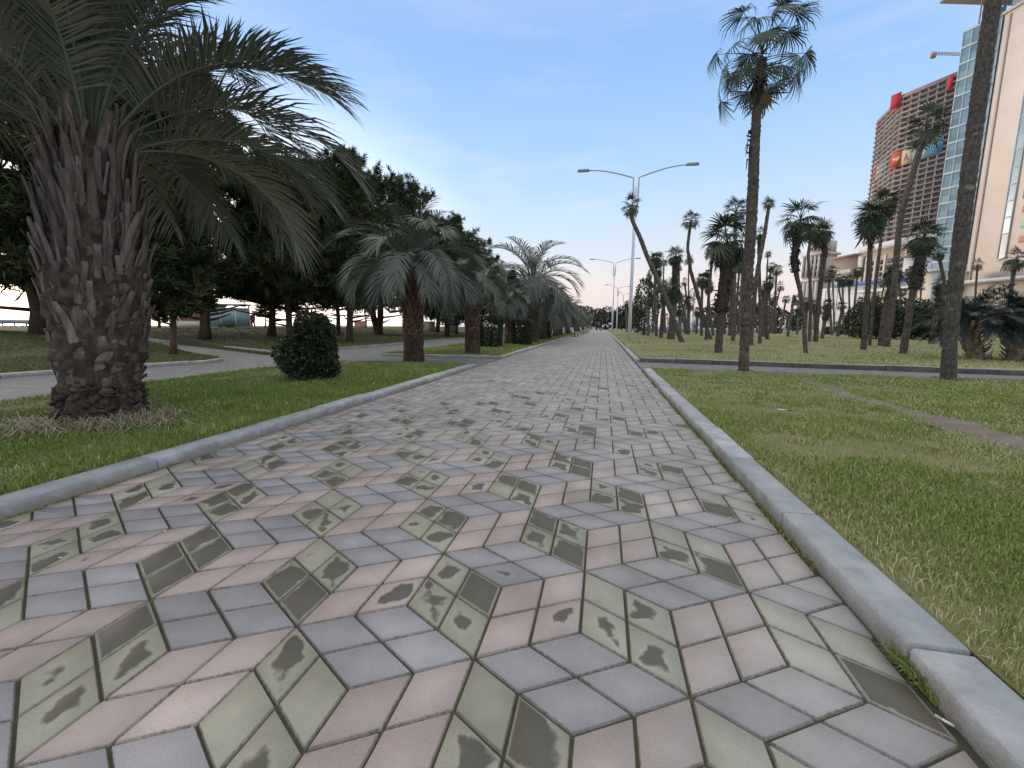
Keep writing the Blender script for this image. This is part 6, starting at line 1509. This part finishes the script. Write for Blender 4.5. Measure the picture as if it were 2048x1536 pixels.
# --- tower crane behind
cp = atd(1935, 400, 330); cr_ = thing('tower_crane', 'red tower crane whose jib reaches out left of the glass hotel', 'crane', (cp[0], cp[1], 0))
tip_ = atd(1862, 117, 330); root_ = atd(1935, 101, 330); M_red = mat('crane_red', (.50, .27, .24), (.56, .33, .29), scale=.3)
A = tip_ - np.array([cp[0], cp[1], 0]); B = root_ - np.array([cp[0], cp[1], 0]); A[2] = B[2] = (A[2] + B[2]) / 2
mb = MB(); dv_ = (B - A) / np.linalg.norm(B - A); sd_ = np.array([-dv_[1], dv_[0], 0])
for q in (-.8, .8): mb.bar(A + sd_ * q, B + dv_ * 14 + sd_ * q, .3, .3)
mb.bar(A + np.array([0, 0, 1.5]), B + dv_ * 14 + np.array([0, 0, 1.5]), .3, .3)
for q in np.linspace(0, 1, 14)[:-1]:
    a = A + (B - A) * q; b = A + (B - A) * (q + .07); mb.bar(a + sd_ * .8, b + np.array([0, 0, 1.5]), .2, .2); mb.bar(b + np.array([0, 0, 1.5]), b + sd_ * .8, .2, .2); mb.bar(a - sd_ * .8, b + np.array([0, 0, 1.5]), .2, .2)
mb.build('jib', M_red, cr_)
mb = MB(); mb.box(tuple(A + dv_ * 1.5 + np.array([0, 0, -1.2])), (3.0, 2.2, 3.2)); mb.build('counterweight', mat('crane_weight', (.40, .22, .19), rough=.9), cr_)
mb = MB()
for q in ((-1, -1), (1, -1), (1, 1), (-1, 1)): mb.bar((B[0] + q[0], B[1] + q[1], 0), (B[0] + q[0], B[1] + q[1], B[2] + 8), .4, .4)
for k in range(40):
    z = k * B[2] / 40; mb.bar((B[0] - 1, B[1] - 1, z), (B[0] + 1, B[1] - 1, z + B[2] / 40), .2, .2); mb.bar((B[0] - 1, B[1] + 1, z), (B[0] - 1, B[1] - 1, z + B[2] / 40), .2, .2)
mb.build('mast', M_red, cr_)
# --- long brown block
fM = Face(atd(1660, 600, 235), head(166.5)); sM, _ = fM.sz(1836, 540); _, zM = fM.sz(1668, 520)
bl = thing('apartment_block', 'long flat roofed brown block with pale window bands below the concrete tower', 'building', fM.P0, fM.rz)
M_brown = mat('brown_render', (.32, .225, .175), (.40, .29, .23), scale=.1, rough=.9); M_orange_r = mat('orange_render', (.43, .30, .22), (.49, .36, .27), scale=.1, rough=.9)
M_band = mat('pale_window_band', (.40, .40, .40), (.54, .54, .53), scale=.4, rough=.5, tint=(.75, 1.2))
sa_, _ = fM.sz(1708, 560); sb2, _ = fM.sz(1727, 560); sc2, _ = fM.sz(1740, 560)
mb = MB(); mb.box((sa_ / 2, 9, zM / 2), (sa_, 18, zM)); mb.build('wall', M_brown, bl)
mb = MB(); mb.box(((sa_ + sM) / 2 + .02, 9.2, zM / 2 + .3), (sM - sa_, 17.6, zM + .6)); mb.build('wall', M_orange_r, bl)
mb = MB(); nb_ = 9
for k in range(nb_):
    z = 6 + k * (zM - 11) / nb_; panes(mb, 2, sa_ - 3, z, z + (zM - 11) / nb_ * .55, 16, 1, -.10, brng)
mb.build('window_band', M_band, bl)
bxs = []
for k in range(nb_, -1, -1):
    z = 5 + k * (zM - 9) / (nb_ + 1)
    for q in np.arange(sb2 + 3, sM - 3, 5.2): bxs.append(((q, .28, z + 1.5), (2.6, .3, 2.0), brng.random()))
each('window', M_dkgl, bl, bxs)
mb = MB()
for q in np.arange(sb2 + .4, sM, 5.2): mb.box((q, .1, zM / 2), (.9, .3, zM - 4))
mb.box((sa_ + (sb2 - sa_) * .55, -.3, zM * .52), ((sb2 - sa_) * .45, .6, zM * .9)); mb.build('pilaster', M_cream_r, bl)
mb = MB(); mb.box((sa_ / 2, 8.4, zM + .5), (sa_ + 1.2, 20, 1.0)); mb.build('roof', M_brown, bl)
mb = MB(); mb.box(((sa_ + sM) / 2 + 1, 8.6, zM + 2.2), (sM - sa_ - 1, 19, 3.0)); mb.build('roof_storey', M_white_r, bl)
# --- white hall with blue roof edge
fW = Face(atd(1641, 620, 150), head(162)); sW, _ = fW.sz(1806, 600); _, zW = fW.sz(1700, 572)
hl = thing('hall', 'low white hall with a blue roof edge beyond the grove', 'building', fW.P0, fW.rz)
mb = MB(); mb.box((sW / 2, 8, zW / 2), (sW, 16, zW)); mb.build('wall', M_white_r, hl)
sx0, _ = fW.sz(1672, 565); mb = MB(); mb.box(((sx0 + sW) / 2, 7.6, zW + .45), (sW - sx0 + .4, 17.4, .95)); mb.build('roof', mat('blue_roof_edge', (.10, .19, .44), (.13, .23, .50), scale=.3, rough=.5), hl)
mb = MB()
for q in np.arange(1.5, sW, 2.4): mb.box((q, -.06, zW * .55), (.14, .12, zW * .8))
mb.build('rib', mat('hall_rib', (.52, .50, .50), rough=.8), hl)
each('door', M_dkgl, hl, [((sW * .25, -.10, 1.6), (1.6, .12, 3.2), .5), ((sW * .7, -.10, 1.6), (1.6, .12, 3.2), .5)])
fV = Face(atd(1802, 570, 128), head(150)); sV, zV = fV.sz(1838, 512)
wb_ = thing('white_block', 'small lilac white block between the curving palm and the bulging palm', 'building', fV.P0, fV.rz)
mb = MB(); mb.box((sV / 2, 6, zV / 2), (sV, 12, zV)); mb.build('wall', M_white_r, wb_)
mb = MB(); mb.box((sV / 2, 5.6, zV + .3), (sV + .8, 13.2, .6)); mb.build('roof', M_grey, wb_)
each('window', M_dkgl, wb_, [((sV * q, -.05, zV * z), (sV * .18, .1, zV * .10), .4) for q in (.25, .6) for z in (.3, .55, .8)])
# --- ornate domed tower
dt_ = atd(1632, 600, 260); k_ = 260 / F_PX
fD = head(150); dm = thing('domed_tower', 'ornate pale tower with tall columns and a small golden dome', 'building', (dt_[0], dt_[1], 0), math.atan2(fD[1], fD[0]))
zof = lambda v: float(atd(1632, v, 260)[2])
M_orn = mat('ornate_stone', (.47, .385, .33), (.58, .49, .42), scale=.15, rough=.85); M_ornw = mat('ornate_stone_pale', (.58, .52, .49), (.66, .60, .56), scale=.2, rough=.8)
w0 = 60 * k_ * .75
mb = MB(); mb.box((0, 0, zof(560) / 2), (w0, w0 * .8, zof(560))); mb.box((0, 0, (zof(560) + zof(508)) / 2), (w0 * .92, w0 * .74, zof(508) - zof(560))); mb.box((-w0 * .08, 0, (zof(508) + zof(468)) / 2), (w0 * .55, w0 * .5, zof(468) - zof(508))); mb.box((w0 * .36, 0, (zof(508) + zof(488)) / 2), (w0 * .22, w0 * .5, zof(488) - zof(508))); mb.build('wall', M_orn, dm)
for q in np.linspace(-.46, .46, 6): mb = MB(); mb.tube(np.array([(q * w0, -w0 * .45, 0), (q * w0, -w0 * .45, zof(566))]), .85, n=10); mb.tube(np.array([(q * w0 * .95, -w0 * .42, zof(556)), (q * w0 * .95, -w0 * .42, zof(515))]), .6, n=8); mb.build('column', M_ornw, dm)
mb = MB()
mb.box((-w0 * .04, 0, zof(520)), (w0 * .3, w0 * .3, zof(470) - zof(566)))
for v in (562, 512, 470): mb.box((0 if v > 480 else -w0 * .08, -.0, zof(v)), (w0 * (1.08 if v > 480 else .6), w0 * (.95 if v > 480 else .58), 1.3))
mb.build('cornice', M_ornw, dm)
each('window', M_dkgl, dm, [((q * w0 * .9, -w0 * .375, zof(v)), (1.5, .3, 2.2), brng.random()) for q in np.linspace(-.38, .38, 5) for v in (550, 538, 526)] + [((q * w0, -w0 * .255, zof(v)), (1.3, .3, 1.8), brng.random()) for q in (-.25, -.08, .09) for v in (500, 488, 478)])
mb = MB(); ph = np.linspace(0, PI / 2, 7); rD = 9.5 * k_
mb.tube(np.array([(-w0 * .08, 0, zof(470)), (-w0 * .08, 0, zof(458))]), rD * .95, n=16)
mb.tube(np.array([(-w0 * .08, 0, zof(458) + rD * 1.3 * math.sin(p)) for p in ph] + [(-w0 * .08, 0, zof(458) + rD * 2.0)]), [rD * max(.05, math.cos(p)) for p in ph] + [.1], n=18)
mb.build('dome', mat('golden_dome', (.52, .33, .12), (.62, .42, .19), scale=.4, rough=.35, metal=.3), dm, smooth=True)
# --- fairground bits behind the leaning palm
def fp(u, D):
    p = atd(u, 660, D); p[2] = .05; return p
M_ib = mat('inflatable_blue', (.11, .22, .44), (.34, .47, .60), scale=.9, rough=.45); M_iw = mat('inflatable_pale', (.50, .58, .66), (.64, .70, .74), scale=.8, rough=.45)
M_ir = mat('inflatable_red', (.50, .10, .08), rough=.45); M_iy = mat('inflatable_yellow', (.62, .45, .12), rough=.45)
p = fp(1365, 72); k_ = 72 / F_PX; t = thing('inflatable_castle', 'blue and white inflatable castle with a red turret behind the grove', 'inflatable', p, facing(p))
mb = MB()
for x in (-9, 9): mb.tube(np.array([(x * k_, 0, 0), (x * k_, 0, 26 * k_), (x * k_, 0, 34 * k_)]), [5 * k_, 5.2 * k_, 4.2 * k_], n=14)
mb.box((0, .6, 10 * k_), (18 * k_, 1.2, 20 * k_)); mb.build('body', M_iw, t, smooth=False)
mb = MB(); mb.tube(np.array([(0, 1, 10 * k_), (0, 1, 36 * k_), (0, 1, 50 * k_)]), [9 * k_, 8 * k_, 3.5 * k_], n=14); mb.build('tower', M_ib, t, smooth=True)
mb = MB(); mb.tube(np.array([(-9 * k_, 0, 34 * k_), (-9 * k_, 0, 50 * k_)]), [4.6 * k_, .4 * k_], n=12); mb.build('turret_roof', M_ir, t)
mb = MB(); mb.tube(np.array([(9 * k_, 0, 34 * k_), (9 * k_, 0, 44 * k_)]), [4.4 * k_, .4 * k_], n=12); mb.build('turret_roof', M_iy, t)
p = fp(1390, 73); t = thing('inflatable_dome', 'pale blue inflatable dome on a low ring right of the blue castle', 'inflatable', p, facing(p))
mb = MB(); mb.tube(np.array([(0, 0, 14 * k_), (0, 0, 20 * k_), (0, 0, 27 * k_), (0, 0, 32 * k_), (0, 0, 34 * k_)]), [8 * k_, 9 * k_, 7.6 * k_, 4 * k_, .5 * k_], n=16); mb.build('dome', M_iw, t, smooth=True)
mb = MB(); mb.tube(np.array([(0, 0, 0), (0, 0, 14 * k_)]), [5 * k_, 5 * k_], n=12); mb.build('base', M_ib, t)
p = fp(1337, 71); t = thing('slide', 'yellow and orange play slide behind the stout short palm', 'slide', p, facing(p))
mb = MB(); mb.bar((-4 * k_, 0, 30 * k_), (7 * k_, -.4, 1 * k_), .9, .12); mb.build('chute', M_iy, t)
mb = MB(); [mb.tube(np.array([(x * k_, y, 0), (x * k_, y, 34 * k_)]), .07, n=6) for x in (-7, -3) for y in (0, .7)]; mb.box((-5 * k_, .35, 36 * k_), (6 * k_, 1.0, 4 * k_), taper=.4); mb.build('tower', M_ir, t)
p = fp(1384, 95); k9 = 95 / F_PX; t = thing('observation_wheel', 'small pale teal wheel on a mast above the white inflatable', 'wheel', p, facing(p))
zc9 = (660 - 586) * k9; mb = MB(); a = np.linspace(0, 2 * PI, 25); mb.tube(np.c_[9 * k9 * np.cos(a), 0 * a, zc9 + 11 * k9 * np.sin(a)], .16, n=6, wdir=(0, 1, 0))
for q in np.linspace(0, PI, 7)[:-1]: mb.bar((9 * k9 * math.cos(q), 0, zc9 + 11 * k9 * math.sin(q)), (-9 * k9 * math.cos(q), 0, zc9 - 11 * k9 * math.sin(q)), .1, .1)
mb.build('rim', mat('wheel_teal', (.34, .50, .52), (.45, .60, .62), scale=.5, rough=.5), t)
mb = MB(); mb.bar((0, .25, 0), (0, .25, zc9 + .2), .35, .35); mb.build('mast', M_white_r, t)
p = fp(1552, 78); t = thing('pavilion', 'small white pavilion with a low hipped roof under the far dark tree', 'pavilion', p, facing(p)); k7 = 78 / F_PX
mb = MB(); mb.box((0, 1.2, 4 * k7), (24 * k7, 2.4, 8 * k7)); mb.build('wall', M_white_r, t)
mb = MB(); x = 14 * k7; mb.add([(-x, -.3, 8 * k7), (x, -.3, 8 * k7), (x, 2.7, 8 * k7), (-x, 2.7, 8 * k7), (-x * .45, 1.2, 12 * k7), (x * .45, 1.2, 12 * k7)], [(0, 1, 5, 4), (1, 2, 5), (2, 3, 4, 5), (3, 0, 4), (3, 2, 1, 0)]); mb.build('roof', M_white_r, t)
each('window', M_dkgl, t, [((q * k7, -.03, 4.5 * k7), (3 * k7, .06, 4 * k7), .5) for q in (-7, 0, 7)])
M_teal = mat('teal_fence', (.40, .55, .55), (.52, .66, .65), scale=.6, rough=.6)
for i, (ua, ub, D) in enumerate([(1268, 1304, 74), (1312, 1352, 78), (1386, 1470, 80), (1470, 1536, 82)]):
    a, b = fp(ua, D), fp(ub, D); c = (a + b) / 2; dd = b - a; L_ = np.linalg.norm(dd[:2])
    t = thing('fence', ['pale teal low fence left of the leaning palm foot', 'pale teal low fence behind the leaning palm foot', 'pale teal low fence behind the thick shaggy palm', 'pale teal low fence right of the tall slender trunk'][i], 'fence', c, math.atan2(dd[1], dd[0]), 'pale fences round the fairground')
    mb = MB(); mb.box((0, 0, .45), (L_, .05, .7)); mb.build('panel', M_teal, t)
    each('post', M_white_r, t, [((q, -.06, .5), (.12, .10, 1.0), .5) for q in np.linspace(-L_ / 2, L_ / 2, max(3, int(L_ / 2)))])
p = fp(1604, 74); t = thing('white_column', 'pair of thin white posts standing left of the white hall', 'posts', p)
mb = MB(); mb.tube(np.array([(0, 0, 0), (0, 0, 2.6)]), .12, n=8); mb.build('post', M_white_r, t); mb = MB(); mb.tube(np.array([(-2.6, .4, 0), (-2.6, .4, 2.4)]), .10, n=8); mb.build('post', M_white_r, t)
